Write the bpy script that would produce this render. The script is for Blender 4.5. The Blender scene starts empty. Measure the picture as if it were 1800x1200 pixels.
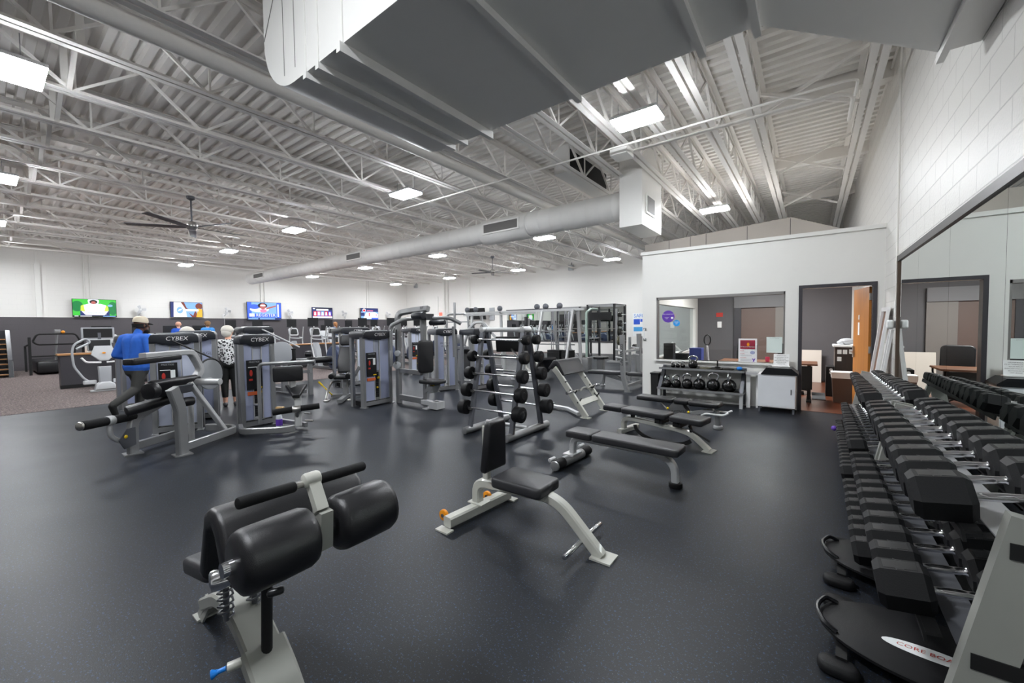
import bpy, bmesh, math, random
from math import pi, sin, cos, radians as R
from mathutils import Vector as V, Matrix, Quaternion
random.seed(7)
C = bpy.context.scene.collection

# ---------------------------------------------------------------- camera (14 mm lens, 1.54 m above the floor)
F, YAW, PITCH, ROLL, EYE = 704.49, .642280, .0382448, -.0122606, 1.54
_fw = V((-sin(YAW)*cos(PITCH), cos(YAW)*cos(PITCH), -sin(PITCH)))
_rt = V((cos(YAW), sin(YAW), 0)); _up = _rt.cross(_fw)
RT = _rt*cos(ROLL)+_up*sin(ROLL); UP = -_rt*sin(ROLL)+_up*cos(ROLL); FW = _fw
EYEP = V((0, 0, EYE))

# ---------------------------------------------------------------- mesh builder
def frame(d):
    d = V(d).normalized()
    a = V((0, 0, 1)) if abs(d.z) < .95 else V((1, 0, 0))
    x = a.cross(d).normalized()
    return x, d.cross(x), d

def fillet(pts, r, n=4):
    pts = [V(p) for p in pts]; out = [pts[0]]
    for i in range(1, len(pts)-1):
        p, a, b = pts[i], pts[i-1], pts[i+1]
        d1, d2 = (a-p), (b-p); l = min(r, d1.length*.49, d2.length*.49)
        q0, q2 = p+d1.normalized()*l, p+d2.normalized()*l
        for k in range(n+1):
            t = k/n
            out.append(q0*(1-t)**2+p*2*t*(1-t)+q2*t*t)
    out.append(pts[-1]); return out

class MB:
    def __init__(s): s.v = []; s.f = []; s.m = []; s.k = 0
    def add(s, vs, fs):
        n = len(s.v); s.v += [V(p) for p in vs]
        for f in fs: s.f.append([i+n for i in f]); s.m.append(s.k)
        return s
    def mat(s, k): s.k = k; return s
    def obox(s, c, ax, ay, az):
        c, ax, ay, az = V(c), V(ax), V(ay), V(az)
        vs = [c+ax*i+ay*j+az*k for i in (-1, 1) for j in (-1, 1) for k in (-1, 1)]
        return s.add(vs, [(0, 1, 3, 2), (4, 6, 7, 5), (0, 4, 5, 1), (2, 3, 7, 6), (0, 2, 6, 4), (1, 5, 7, 3)])
    def box(s, x0, x1, y0, y1, z0, z1):
        return s.obox(((x0+x1)/2, (y0+y1)/2, (z0+z1)/2), ((x1-x0)/2, 0, 0), (0, (y1-y0)/2, 0), (0, 0, (z1-z0)/2))
    def bar(s, p0, p1, w, h, side=None):
        p0, p1 = V(p0), V(p1); d = p1-p0; x, y, _ = frame(d)
        if side is not None:
            x = (V(side)-d.normalized()*V(side).dot(d.normalized())).normalized(); y = d.normalized().cross(x)
        return s.obox((p0+p1)/2, x*w/2, y*h/2, d/2)
    def tube(s, pts, r, seg=10, sq=None, closed=False, side=None, caps=True, b=.15):
        """sweep of a circle (r number or list) or of a rounded rectangle sq=(w,h) along pts"""
        pts = [V(p) for p in pts]; n = len(pts); rings = []; x = None
        if sq:
            w, h = sq[0]/2, sq[1]/2; c = min(w, h)*2*b
            sec = [(w-c, -h), (w, -h+c), (w, h-c), (w-c, h), (-w+c, h), (-w, h-c), (-w, -h+c), (-w+c, -h)]
        else: sec = [(cos(2*pi*i/seg), sin(2*pi*i/seg)) for i in range(seg)]
        for i, p in enumerate(pts):
            a = pts[i-1] if i > 0 or closed else p; c_ = pts[(i+1) % n] if i < n-1 or closed else p
            t = (c_-p).normalized() + (p-a).normalized() if (c_-p).length > 1e-9 and (p-a).length > 1e-9 else (c_-a)
            t.normalize()
            if side is not None: x = V(side)-t*V(side).dot(t)
            elif x is None: x = frame(t)[0]
            else: x = x-t*x.dot(t)
            if x.length < 1e-6: x = frame(t)[0]
            x = x.normalized(); y = t.cross(x)
            k = 1.0
            if sq and 0 < i < n-1:
                dd = (c_-p).normalized().dot((p-a).normalized()); k = 1/max(.6, math.sqrt(max(.0, (1+dd)/2)))
            rr = r[i] if isinstance(r, (list, tuple)) else (1 if sq else r)
            rings.append([p+x*u*rr*(1)+y*w_*rr*(k if sq else 1) for u, w_ in sec])
        m = len(sec); vs = [q for g in rings for q in g]; fs = []
        for i in range(n if closed else n-1):
            for j in range(m):
                a, b2 = i*m+j, i*m+(j+1) % m; c2, d2 = ((i+1) % n)*m+(j+1) % m, ((i+1) % n)*m+j
                fs.append((a, b2, c2, d2))
        if not closed and caps: fs += [tuple(range(m))[::-1], tuple((n-1)*m+j for j in range(m))]
        return s.add(vs, fs)
    def cyl(s, p0, p1, r, r1=None, seg=16):
        return s.tube([p0, p1], [r, r if r1 is None else r1], seg)
    def rcyl(s, p0, p1, r, e=.012, seg=18):
        p0, p1 = V(p0), V(p1); d = (p1-p0).normalized()*e
        return s.tube([p0, p0+d*.3, p0+d, p1-d, p1-d*.3, p1], [r-e, r-e*.3, r, r, r-e*.3, r-e], seg)
    def lathe(s, prof, o=(0, 0, 0), ax=(0, 0, 1), seg=20, caps=True):
        x, y, z = frame(ax); o = V(o)
        rings = [[o+z*h+(x*cos(2*pi*i/seg)+y*sin(2*pi*i/seg))*r for i in range(seg)] for r, h in prof]
        n = len(prof); vs = [q for g in rings for q in g]; fs = []
        for i in range(n-1):
            for j in range(seg):
                fs.append((i*seg+j, i*seg+(j+1) % seg, (i+1)*seg+(j+1) % seg, (i+1)*seg+j))
        if caps: fs += [tuple(range(seg))[::-1], tuple((n-1)*seg+j for j in range(seg))]
        return s.add(vs, fs)
    def ell(s, c, r, seg=14, rings=9, ax=None):
        c = V(c); q = ax or Matrix.Identity(3); vs = []; fs = []
        r = (r, r, r) if not isinstance(r, (tuple, list)) else r
        vs.append(c+q@V((0, 0, -r[2])))
        for i in range(1, rings):
            t = -pi/2+pi*i/rings
            for j in range(seg):
                a = 2*pi*j/seg; vs.append(c+q@V((r[0]*cos(t)*cos(a), r[1]*cos(t)*sin(a), r[2]*sin(t))))
        vs.append(c+q@V((0, 0, r[2]))); N = len(vs)-1
        for j in range(seg):
            fs.append((0, 1+(j+1) % seg, 1+j)); fs.append((N, 1+(rings-2)*seg+j, 1+(rings-2)*seg+(j+1) % seg))
        for i in range(rings-2):
            for j in range(seg):
                a = 1+i*seg+j; b = 1+i*seg+(j+1) % seg; fs.append((a, b, b+seg, a+seg))
        return s.add(vs, fs)
    def prism(s, poly, o, ax, ay, depth):
        """polygon in the ax/ay plane at o, extruded by the vector depth"""
        o, ax, ay, d = V(o), V(ax), V(ay), V(depth); n = len(poly)
        vs = [o+ax*p[0]+ay*p[1] for p in poly]; vs += [q+d for q in vs]
        fs = [tuple(range(n)), tuple(range(2*n-1, n-1, -1))]+[(i, n+i, n+(i+1) % n, (i+1) % n) for i in range(n)]
        return s.add(vs, fs)
    def pad(s, poly, o, ax, ay, az, th, r=.015, n=3):
        """upholstered pad: outline poly in ax/ay, thickness th along az, edges rounded by r (outline inset about its centre)"""
        o, ax, ay, az = V(o), V(ax), V(ay), V(az); m = len(poly)
        area = sum(poly[i][0]*poly[(i+1) % m][1]-poly[(i+1) % m][0]*poly[i][1] for i in range(m))
        sg = 1 if area > 0 else -1
        nrm = []
        for i in range(m):
            a, b, c = V(poly[i-1]+(0,)) if len(poly[i-1]) == 2 else V(poly[i-1]), V(poly[i]+(0,)), V(poly[(i+1) % m]+(0,))
            e1, e2 = (b-a).normalized(), (c-b).normalized()
            n1, n2 = V((e1.y, -e1.x, 0))*sg, V((e2.y, -e2.x, 0))*sg
            nn = (n1+n2); nn = nn/max(.35, nn.dot(n1)) if nn.length > 1e-6 else n1
            nrm.append(nn)
        lay = [(r*(1-sin(k*pi/2/n)), r*(1-cos(k*pi/2/n))) for k in range(n+1)]
        lay = [(r-r*sin(pi/2*k/n), r-r*cos(pi/2*k/n)) for k in range(n+1)]  # inset, height from the face (k=0: inset r, h 0)
        prof = [(i, h) for i, h in lay]+[(i, th-h) for i, h in reversed(lay)]
        vs = []
        for ins, h in prof:
            for p, q in zip(poly, nrm): vs.append(o+ax*(p[0]-q.x*ins)+ay*(p[1]-q.y*ins)+az*h)
        fs = []; L = len(prof)
        for i in range(L-1):
            for j in range(m): fs.append((i*m+j, i*m+(j+1) % m, (i+1)*m+(j+1) % m, (i+1)*m+j))
        fs += [tuple(range(m))[::-1], tuple((L-1)*m+j for j in range(m))]
        return s.add(vs, fs)
    def rpad(s, x0, x1, y0, y1, z0, z1, r=.015, cr=.03, taper=0):
        return s.pad(rrect(x0, x1, y0, y1, cr, taper), (0, 0, z0), (1, 0, 0), (0, 1, 0), (0, 0, 1), z1-z0, r)
    def grid_xform(s, M):
        s.v = [M@p for p in s.v]; return s
    def build(s, name, mat, parent=None, world=False, smooth=40, kind=None):
        me = bpy.data.meshes.new(name); vs = s.v
        if parent is not None and world:
            r = parent
            while r.parent: r = r.parent
            I = (Matrix.Translation(r.location) @ Matrix.Rotation(r.rotation_euler.z, 4, 'Z')).inverted()
            vs = [I@p for p in vs]
        me.from_pydata([tuple(p) for p in vs], [], s.f)
        ms = mat if isinstance(mat, (list, tuple)) else [mat]
        for q in ms: me.materials.append(q)
        if len(ms) > 1: me.polygons.foreach_set('material_index', s.m)
        bm = bmesh.new(); bm.from_mesh(me); bmesh.ops.recalc_face_normals(bm, faces=bm.faces); bm.to_mesh(me); bm.free()
        if smooth:
            me.polygons.foreach_set('use_smooth', [True]*len(me.polygons)); me.set_sharp_from_angle(angle=R(smooth))
        o = bpy.data.objects.new(name, me); C.objects.link(o)
        if parent is not None: o.parent = parent
        if kind: o['kind'] = kind
        return o

def rrect(x0, x1, y0, y1, c, taper=0, n=4):
    """rounded rectangle outline, counter-clockwise; taper pulls the x1 end in"""
    out = []
    for cx, cy, a0 in ((x1-c, y1-c, 0), (x0+c, y1-c, 90), (x0+c, y0+c, 180), (x1-c, y0+c, 270)):
        for k in range(n+1):
            a = R(a0+90*k/n); x, y = cx+c*cos(a), cy+c*sin(a)
            if taper: y = (y0+y1)/2+(y-(y0+y1)/2)*(1-taper*(x-x0)/(x1-x0))
            out.append((x, y))
    return out

def thing(name, label, cat, loc=(0, 0, 0), rz=0, group=None):
    o = bpy.data.objects.new(name, None); C.objects.link(o)
    o.empty_display_size = .1; o.location = loc; o.rotation_euler = (0, 0, rz)
    return tag(o, label, cat, group)
def tag(o, label, cat, group=None):
    o['label'] = label; o['category'] = cat
    if group: o['group'] = group
    return o
def kids(o): return [c for c in bpy.data.objects if c.parent == o]
def dup(root, loc, rz, label=None, group=None, tree=None):
    def cp(o, par):
        c = o.copy(); C.objects.link(c); c.parent = par
        for k in tree_of[o.name]: cp(k, c)
        return c
    tree_of = {}
    def scan(o):
        ks = list(o.children); tree_of[o.name] = ks
        for k in ks: scan(k)
    scan(root)
    r = cp(root, None); r.location = loc; r.rotation_euler = (0, 0, rz)
    if label: r['label'] = label
    if group: r['group'] = group
    return r
def struct(o): o['kind'] = 'structure'; return o

_font = {}
def text(parent, name, s, size, o, ax, ay, mat, world=False, depth=.0008, shear=0, align='CENTER', label=None):
    """lettering as a real mesh part lying in the ax/ay plane at o"""
    cu = bpy.data.curves.new('lettering', 'FONT'); cu.body = s; cu.size = size; cu.align_x = align; cu.align_y = 'CENTER'; cu.shear = shear
    cu.resolution_u = 2
    ob = bpy.data.objects.new('lettering', cu); C.objects.link(ob)
    bpy.context.view_layer.update()
    me = bpy.data.meshes.new_from_object(ob.evaluated_get(bpy.context.evaluated_depsgraph_get()))
    vs = [p.co.copy() for p in me.vertices]; fs = [list(p.vertices) for p in me.polygons]
    bpy.data.objects.remove(ob); bpy.data.curves.remove(cu); bpy.data.meshes.remove(me)
    o, ax, ay = V(o), V(ax).normalized(), V(ay).normalized(); az = ax.cross(ay)
    mb = MB(); mb.add([o+ax*p.x+ay*p.y+az*depth for p in vs], fs)
    return mb.build(name, mat, parent, world, smooth=0)

# ---------------------------------------------------------------- materials
def new_mat(name):
    m = bpy.data.materials.new(name); m.use_nodes = True; nt = m.node_tree
    return m, nt, nt.nodes['Principled BSDF']
def srgb(c): return tuple(((x/255)/12.92 if x/255 <= .04045 else ((x/255+.055)/1.055)**2.4) for x in c)+(1,)
def pm(name, col, rough=.5, metal=0, spec=.5, bump=0, bscale=80, var=0, vscale=6, coat=0):
    """painted / moulded surface: colour with slight noise variation and optional grain bump"""
    m, nt, b = new_mat(name); c = srgb(col)
    b.inputs['Roughness'].default_value = rough; b.inputs['Metallic'].default_value = metal
    b.inputs['Specular IOR Level'].default_value = spec; b.inputs['Coat Weight'].default_value = coat
    tc = nt.nodes.new('ShaderNodeTexCoord')
    if var:
        n = nt.nodes.new('ShaderNodeTexNoise'); n.inputs['Scale'].default_value = vscale; n.inputs['Detail'].default_value = 6
        nt.links.new(tc.outputs['Object'], n.inputs['Vector'])
        mx = nt.nodes.new('ShaderNodeMix'); mx.data_type = 'RGBA'; nt.links.new(n.outputs['Fac'], mx.inputs['Factor'])
        mx.inputs['A'].default_value = tuple(x*(1-var) for x in c[:3])+(1,); mx.inputs['B'].default_value = tuple(min(1, x*(1+var)) for x in c[:3])+(1,)
        nt.links.new(mx.outputs['Result'], b.inputs['Base Color'])
    else: b.inputs['Base Color'].default_value = c
    if bump:
        n = nt.nodes.new('ShaderNodeTexNoise'); n.inputs['Scale'].default_value = bscale; n.inputs['Detail'].default_value = 3
        nt.links.new(tc.outputs['Object'], n.inputs['Vector'])
        bu = nt.nodes.new('ShaderNodeBump'); bu.inputs['Strength'].default_value = bump; bu.inputs['Distance'].default_value = .002
        nt.links.new(n.outputs['Fac'], bu.inputs['Height']); nt.links.new(bu.outputs['Normal'], b.inputs['Normal'])
    return m
def emit(name, col, s=1.0):
    m, nt, b = new_mat(name); b.inputs['Base Color'].default_value = (0, 0, 0, 1)
    b.inputs['Emission Color'].default_value = srgb(col); b.inputs['Emission Strength'].default_value = s
    b.inputs['Roughness'].default_value = .3
    return m
def block_mat(name, col, axis, rough=.45, mortar=.82, bump=.6, low=None, zband=None):
    """painted concrete block: running bond of 0.4 x 0.2 m, courses from the floor; a second paint colour below zband"""
    m, nt, b = new_mat(name); L = nt.links
    g = nt.nodes.new('ShaderNodeNewGeometry'); sp = nt.nodes.new('ShaderNodeSeparateXYZ'); L.new(g.outputs['Position'], sp.inputs[0])
    cb = nt.nodes.new('ShaderNodeCombineXYZ'); L.new(sp.outputs['Y' if axis == 'x' else 'X'], cb.inputs[0]); L.new(sp.outputs['Z'], cb.inputs[1])
    br = nt.nodes.new('ShaderNodeTexBrick'); L.new(cb.outputs[0], br.inputs['Vector'])
    br.inputs['Scale'].default_value = 1; br.inputs['Brick Width'].default_value = .406; br.inputs['Row Height'].default_value = .203
    br.inputs['Mortar Size'].default_value = .006; br.inputs['Mortar Smooth'].default_value = .4; br.offset = .5
    c = srgb(col)
    if low:
        mr = nt.nodes.new('ShaderNodeMath'); mr.operation = 'GREATER_THAN'; L.new(sp.outputs['Z'], mr.inputs[0]); mr.inputs[1].default_value = zband
        mx = nt.nodes.new('ShaderNodeMix'); mx.data_type = 'RGBA'; L.new(mr.outputs[0], mx.inputs['Factor'])
        mx.inputs['A'].default_value = srgb(low); mx.inputs['B'].default_value = c; src = mx.outputs['Result']
    else:
        rg = nt.nodes.new('ShaderNodeRGB'); rg.outputs[0].default_value = c; src = rg.outputs[0]
    dk = nt.nodes.new('ShaderNodeMix'); dk.data_type = 'RGBA'; dk.blend_type = 'MULTIPLY'; dk.inputs['Factor'].default_value = 1
    L.new(src, dk.inputs['A'])
    mm = nt.nodes.new('ShaderNodeMix'); mm.data_type = 'RGBA'; L.new(br.outputs['Fac'], mm.inputs['Factor'])
    mm.inputs['A'].default_value = (1, 1, 1, 1); mm.inputs['B'].default_value = (mortar,)*3+(1,)
    L.new(mm.outputs['Result'], dk.inputs['B']); L.new(dk.outputs['Result'], b.inputs['Base Color'])
    n = nt.nodes.new('ShaderNodeTexNoise'); n.inputs['Scale'].default_value = 45; n.inputs['Detail'].default_value = 4; L.new(g.outputs['Position'], n.inputs['Vector'])
    ad = nt.nodes.new('ShaderNodeMath'); ad.operation = 'MULTIPLY_ADD'; L.new(br.outputs['Fac'], ad.inputs[0]); ad.inputs[1].default_value = -1.2
    L.new(n.outputs['Fac'], ad.inputs[2])
    bu = nt.nodes.new('ShaderNodeBump'); bu.inputs['Strength'].default_value = bump; bu.inputs['Distance'].default_value = .006
    L.new(ad.outputs[0], bu.inputs['Height']); L.new(bu.outputs['Normal'], b.inputs['Normal'])
    b.inputs['Roughness'].default_value = rough
    return m
def speck_mat(name, base, specks, rough, scale, thr, bump=.25, lo=.85):
    """recycled rubber: near-black with coloured crumbs and a slightly uneven sheen"""
    m, nt, b = new_mat(name); L = nt.links; g = nt.nodes.new('ShaderNodeNewGeometry')
    n0 = nt.nodes.new('ShaderNodeTexNoise'); n0.inputs['Scale'].default_value = 1.3; n0.inputs['Detail'].default_value = 5; L.new(g.outputs['Position'], n0.inputs['Vector'])
    mx = nt.nodes.new('ShaderNodeMix'); mx.data_type = 'RGBA'; L.new(n0.outputs['Fac'], mx.inputs['Factor'])
    c = srgb(base); mx.inputs['A'].default_value = tuple(x*lo for x in c[:3])+(1,); mx.inputs['B'].default_value = tuple(x*(2-lo) for x in c[:3])+(1,)
    cur = mx.outputs['Result']
    for i, (sc, col) in enumerate(specks):
        v = nt.nodes.new('ShaderNodeTexNoise'); v.inputs['Scale'].default_value = scale*(1+.37*i); v.inputs['Detail'].default_value = 1
        ofs = nt.nodes.new('ShaderNodeVectorMath'); ofs.inputs[1].default_value = (i*7.3, i*3.1, 0); L.new(g.outputs['Position'], ofs.inputs[0]); L.new(ofs.outputs[0], v.inputs['Vector'])
        r = nt.nodes.new('ShaderNodeMapRange'); r.inputs['From Min'].default_value = thr+sc; r.inputs['From Max'].default_value = thr+sc+.04; L.new(v.outputs['Fac'], r.inputs['Value'])
        k = nt.nodes.new('ShaderNodeMix'); k.data_type = 'RGBA'; L.new(r.outputs[0], k.inputs['Factor']); L.new(cur, k.inputs['A']); k.inputs['B'].default_value = srgb(col); cur = k.outputs['Result']
    L.new(cur, b.inputs['Base Color'])
    rr = nt.nodes.new('ShaderNodeMapRange'); L.new(n0.outputs['Fac'], rr.inputs['Value']); rr.inputs['To Min'].default_value = rough-.05; rr.inputs['To Max'].default_value = rough+.06
    L.new(rr.outputs[0], b.inputs['Roughness']); b.inputs['Specular IOR Level'].default_value = .16
    nb = nt.nodes.new('ShaderNodeTexNoise'); nb.inputs['Scale'].default_value = 190; L.new(g.outputs['Position'], nb.inputs['Vector'])
    bu = nt.nodes.new('ShaderNodeBump'); bu.inputs['Strength'].default_value = bump; bu.inputs['Distance'].default_value = .0025
    L.new(nb.outputs['Fac'], bu.inputs['Height']); L.new(bu.outputs['Normal'], b.inputs['Normal'])
    return m
def wood_mat(name, c1, c2, scale=3, rough=.35, axis=0, plank=0):
    m, nt, b = new_mat(name); L = nt.links; tc = nt.nodes.new('ShaderNodeNewGeometry')
    mp = nt.nodes.new('ShaderNodeMapping'); s = [scale*9]*3; s[axis] = scale; mp.inputs['Scale'].default_value = s; L.new(tc.outputs['Position'], mp.inputs['Vector'])
    n = nt.nodes.new('ShaderNodeTexNoise'); n.inputs['Scale'].default_value = 1; n.inputs['Detail'].default_value = 8; n.inputs['Distortion'].default_value = .6; L.new(mp.outputs[0], n.inputs['Vector'])
    mx = nt.nodes.new('ShaderNodeMix'); mx.data_type = 'RGBA'; L.new(n.outputs['Fac'], mx.inputs['Factor']); mx.inputs['A'].default_value = srgb(c1); mx.inputs['B'].default_value = srgb(c2)
    L.new(mx.outputs['Result'], b.inputs['Base Color']); b.inputs['Roughness'].default_value = rough
    return m

M = dict(
    white_paint=pm('white_paint', (232, 231, 227), .55, var=.015, bump=.15, bscale=60),
    silver=pm('silver_powder_coat', (150, 151, 152), .38, .55, bump=.1, bscale=300),
    silver_light=pm('light_silver_coat', (196, 197, 198), .38, .35, bump=.1, bscale=300),
    putty=pm('putty_enamel', (190, 190, 182), .35, 0, var=.05, vscale=9, coat=.3),
    putty_dim=pm('stone_grey_enamel', (150, 151, 145), .36, 0, var=.05, vscale=9, coat=.2),
    steel=pm('slate_coat', (98, 100, 106), .38, .4, bump=.1, bscale=300),
    chrome=pm('chrome', (225, 226, 230), .13, 1),
    chrome_dull=pm('worn_chrome', (190, 188, 184), .3, 1, var=.12, vscale=30),
    vinyl=pm('black_vinyl', (27, 27, 30), .36, 0, .5, bump=.35, bscale=420, var=.1),
    vinyl_grey=pm('charcoal_vinyl', (46, 46, 49), .42, 0, .5, bump=.35, bscale=420, var=.1),
    foam=pm('black_foam', (18, 18, 20), .75, 0, .3, bump=.3, bscale=500),
    rubber=pm('black_rubber', (20, 20, 22), .55, 0, .25, bump=.35, bscale=350, var=.12, vscale=20),
    plastic=pm('black_plastic', (22, 23, 26), .33, 0, .5),
    hood=pm('slate_black_plastic', (38, 40, 46), .3, 0, .5),
    dark=pm('matt_black', (12, 12, 13), .6),
    shroud=pm('lavender_shroud', (188, 194, 212), .22, 0, .5, var=.12, vscale=3),
    shroud_deep=pm('blue_shroud', (164, 171, 198), .22, 0, .5, var=.12, vscale=3),
    grey_plastic=pm('grey_plastic', (165, 168, 172), .4, 0, .5),
    pale_plastic=pm('pale_grey_plastic', (196, 198, 200), .38, 0, .5),
    yellow=pm('yellow_plastic', (235, 200, 20), .4), orange=pm('orange_plastic', (238, 150, 30), .35),
    red=pm('red_plastic', (190, 50, 40), .45), blue=pm('blue_plastic', (20, 120, 210), .35),
    purple=pm('purple_plastic', (98, 60, 170), .45), white=pm('white_plastic', (238, 238, 238), .4),
    paper=pm('paper', (240, 242, 242), .8), pink=pm('pink_plastic', (236, 80, 120), .5),
    plate=pm('cast_iron', (50, 48, 44), .5, .3, var=.25, vscale=25), olive_plate=pm('khaki_plate', (108, 104, 88), .5, .2, var=.1),
    duct=pm('painted_duct', (236, 235, 232), .5, var=.02), joist=pm('painted_steel', (236, 233, 229), .55, var=.03),
    trim=pm('charcoal_trim', (62, 60, 65), .45), wood_edge=wood_mat('oak_edge', (196, 146, 96), (168, 118, 70), 2, .4, 1),
    oak=wood_mat('oak_veneer', (206, 138, 62), (170, 104, 42), 1.5, .4, 2), desk=wood_mat('walnut_desk', (128, 82, 50), (92, 56, 34), 2, .35, 0),
    dark_wood=wood_mat('dark_cabinet', (62, 48, 42), (44, 34, 30), 1.5, .4, 2),
    led=emit('led_diffuser', (247, 251, 255), 142), skin=pm('skin_brown', (98, 66, 50), .55), skin_pale=pm('skin_pale', (226, 172, 146), .55),
    navy=pm('navy_plastic', (48, 58, 84), .35), grille=pm('vent_grille', (104, 102, 100), .6),
)
EXPOSURE = 0.5
# ================================================================ the setting
XL, XR, YB, YF, ZC = -25.2, .917, 20.1, -9.0, 5.36
OY, OX, OB = 8.6, -2.92, 13.2          # office front wall, side wall, back wall
m_rub = speck_mat('rolled_rubber', (37, 39, 43), [(-.02, (46, 62, 88)), (.03, (78, 82, 88))], .40, 85, .66)
m_carpet = speck_mat('loop_carpet', (104, 94, 92), [(-.12, (134, 122, 118)), (-.1, (74, 68, 70))], .95, 26, .68, .8, .8)
def slab(name, x0, x1, y0, y1, z0, z1, mat):
    b = MB(); b.box(x0, x1, y0, y1, z0, z1); return struct(b.build(name, mat, smooth=0))
slab('floor', -11.95, XR, YF, YB, -.1, 0, m_rub)
slab('floor_carpet', XL, -11.95, YF, YB, -.1, .004, m_carpet)
wood_floor = wood_mat('reddish_floor', (118, 66, 40), (74, 40, 26), 1.2, .3, 0)
slab('floor_office', OX+.13, XR, OY+.02, OB, -.02, .004, wood_floor)
m_tv = block_mat('block_white_over_charcoal', (232, 230, 226), 'x', .5, .96, .2, low=(80, 76, 80), zband=2.14)
m_bk = block_mat('block_white', (234, 232, 228), 'y', .5, .97, .15)
m_rt = block_mat('block_white_gloss', (228, 226, 222), 'x', .36, .8, .7)
slab('wall_left', XL-.2, XL, YF, YB+.2, -.1, 5.5, m_tv)
slab('wall_back', XL, XR, YB, YB+.2, -.1, 5.5, m_bk)
slab('wall_right', XR, XR+.2, YF, YB+.2, -.1, 5.5, m_rt)
slab('wall_front', XL, XR, YF-.2, YF, -.1, 5.5, m_bk)
# office front wall with window and door openings
wx0, wx1, wz0, wz1 = -2.625, -.38, .81, 2.10
dx0, dx1, dz = -.135, .775, 2.125
b = MB()
b.box(OX, wx0, OY, OY+.14, 0, 3.01); b.box(wx0, wx1, OY, OY+.14, 0, wz0); b.box(wx0, wx1, OY, OY+.14, wz1, 3.01)
b.box(wx1, dx0, OY, OY+.14, 0, 3.01); b.box(dx0, dx1, OY, OY+.14, dz, 3.01); b.box(dx1, XR, OY, OY+.14, 0, 3.01)
struct(b.build('wall_office_front', M['white_paint'], smooth=0))
b = MB()  # office side wall with its own window
b.box(OX, OX+.13, OY+.14, 9.25, 0, 3.01); b.box(OX, OX+.13, 9.25, 12.9, 0, .79); b.box(OX, OX+.13, 9.25, 12.9, 2.04, 3.01); b.box(OX, OX+.13, 12.9, OB+.13, 0, 3.01)
struct(b.build('wall_office_side', M['white_paint'], smooth=0))
office_grey = pm('office_grey_paint', (92, 90, 93), .6)
slab('wall_office_back', OX+.13, XR, OB, OB+.13, 0, 3.01, office_grey)
slab('wall_office_strip', .80, XR, OB-.02, OB, 0, 2.8, M['white_paint'])
slab('ceiling_office', OX+.13, XR, OY+.14, OB, 2.72, 2.8, M['white_paint'])
slab('trim_1', OX-.03, XR, OY-.03, OY+.2, 3.01, 3.075, M['white_paint'])       # cap of the low office wall
b = MB()                                                                       # door frame
for x in (-.188, .775): b.box(x, x+.054, OY-.012, OY+.155, 0, 2.182)
b.box(-.134, .775, OY-.012, OY+.155, 2.128, 2.182)
struct(b.build('trim_2', M['trim'], smooth=0))
b = MB()                                                                       # window frame of the office front
alu = pm('brushed_aluminium', (168, 166, 164), .35, .8)
for x in (wx0, wx1-.025): b.box(x, x+.025, OY+.0, OY+.12, wz0, wz1)
b.box(wx0, wx1, OY+.0, OY+.12, wz1-.05, wz1)
wf = struct(b.build('window_1', alu, smooth=0))
b = MB(); b.box(wx0-.03, wx1+.03, OY-.05, OY+.14, wz0-.035, wz0); b.build('window_sill', M['white_paint'], wf, smooth=0)
gm, gnt, gb = new_mat('window_glass')
gb.inputs['Base Color'].default_value = (.86, .9, .89, 1); gb.inputs['Transmission Weight'].default_value = 1; gb.inputs['Roughness'].default_value = 0; gb.inputs['IOR'].default_value = 1.33
b = MB(); b.box(wx0+.025, wx1-.025, OY+.062, OY+.068, wz0, wz1-.05); b.build('window_pane', gm, wf, smooth=0)
b = MB()
for y in (9.25, 12.86): b.box(OX-.01, OX+.14, y, y+.04, .79, 2.04)
b.box(OX-.01, OX+.14, 9.25, 12.9, 2.0, 2.04); b.box(OX-.02, OX+.15, 9.25, 12.9, .77, .80)
w2 = struct(b.build('window_2', M['white_paint'], smooth=0))
b = MB(); b.box(OX+.06, OX+.066, 9.29, 12.86, .8, 2.0); b.build('window_pane', gm, w2, smooth=0)

# corrugated roof deck: ribs along X
b = MB(); per = .203; n = int((YB-YF)/per)+1; xs = (XL, XR); vs = []
for i in range(n):
    y = YF+i*per
    for dy, z in ((0, ZC), (.085, ZC), (.105, ZC+.07), (.183, ZC+.07)):
        vs += [(XL, y+dy, z), (XR, y+dy, z)]
b.add(vs, [(2*i, 2*i+2, 2*i+3, 2*i+1) for i in range(len(vs)//2-1)])
b.box(XL-.2, XR+.2, YF-.2, YB+.4, ZC+.10, ZC+.16)
struct(b.build('ceiling', M['joist'], smooth=0))

# open-web joists along Y
def joist(k, x, cuts=()):
    b = MB(); zb, zt = 4.70, ZC-.02
    for y0, y1 in zip([YF]+[c[1] for c in cuts], [c[0] for c in cuts]+[YB]): joist_run(b, k, x, y0, y1, zb, zt)
    return struct(b.build('ceiling_joist_%d' % k, M['joist'], smooth=0))
def joist_run(b, k, x, y0, y1, zb, zt):
    for s in (-1, 1):
        for z, h in ((zb, 1), (zt, -1)):
            cx = x+s*.055
            b.box(cx-.04, cx+.04, y0, y1, z-.004, z+.004)
            ix = x+s*.019; b.box(ix-.004, ix+.004, y0, y1, min(z, z+h*.06), max(z, z+h*.06))
    p = 1.42; y = y0+.35+.31*(k % 3)
    while y+p < y1:
        a, c = V((x, y, zt-.03)), V((x, y+p/2, zb+.03)); e = V((x, y+p, zt-.03))
        b.bar(a, c, .038, .038); b.bar(c, e, .032, .032)
        if k % 2 or (int(y*10) % 3): b.bar(c+V((0, .03, 0)), (x, y+p/2+.03, zt), .024, .024)
        y += p
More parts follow.
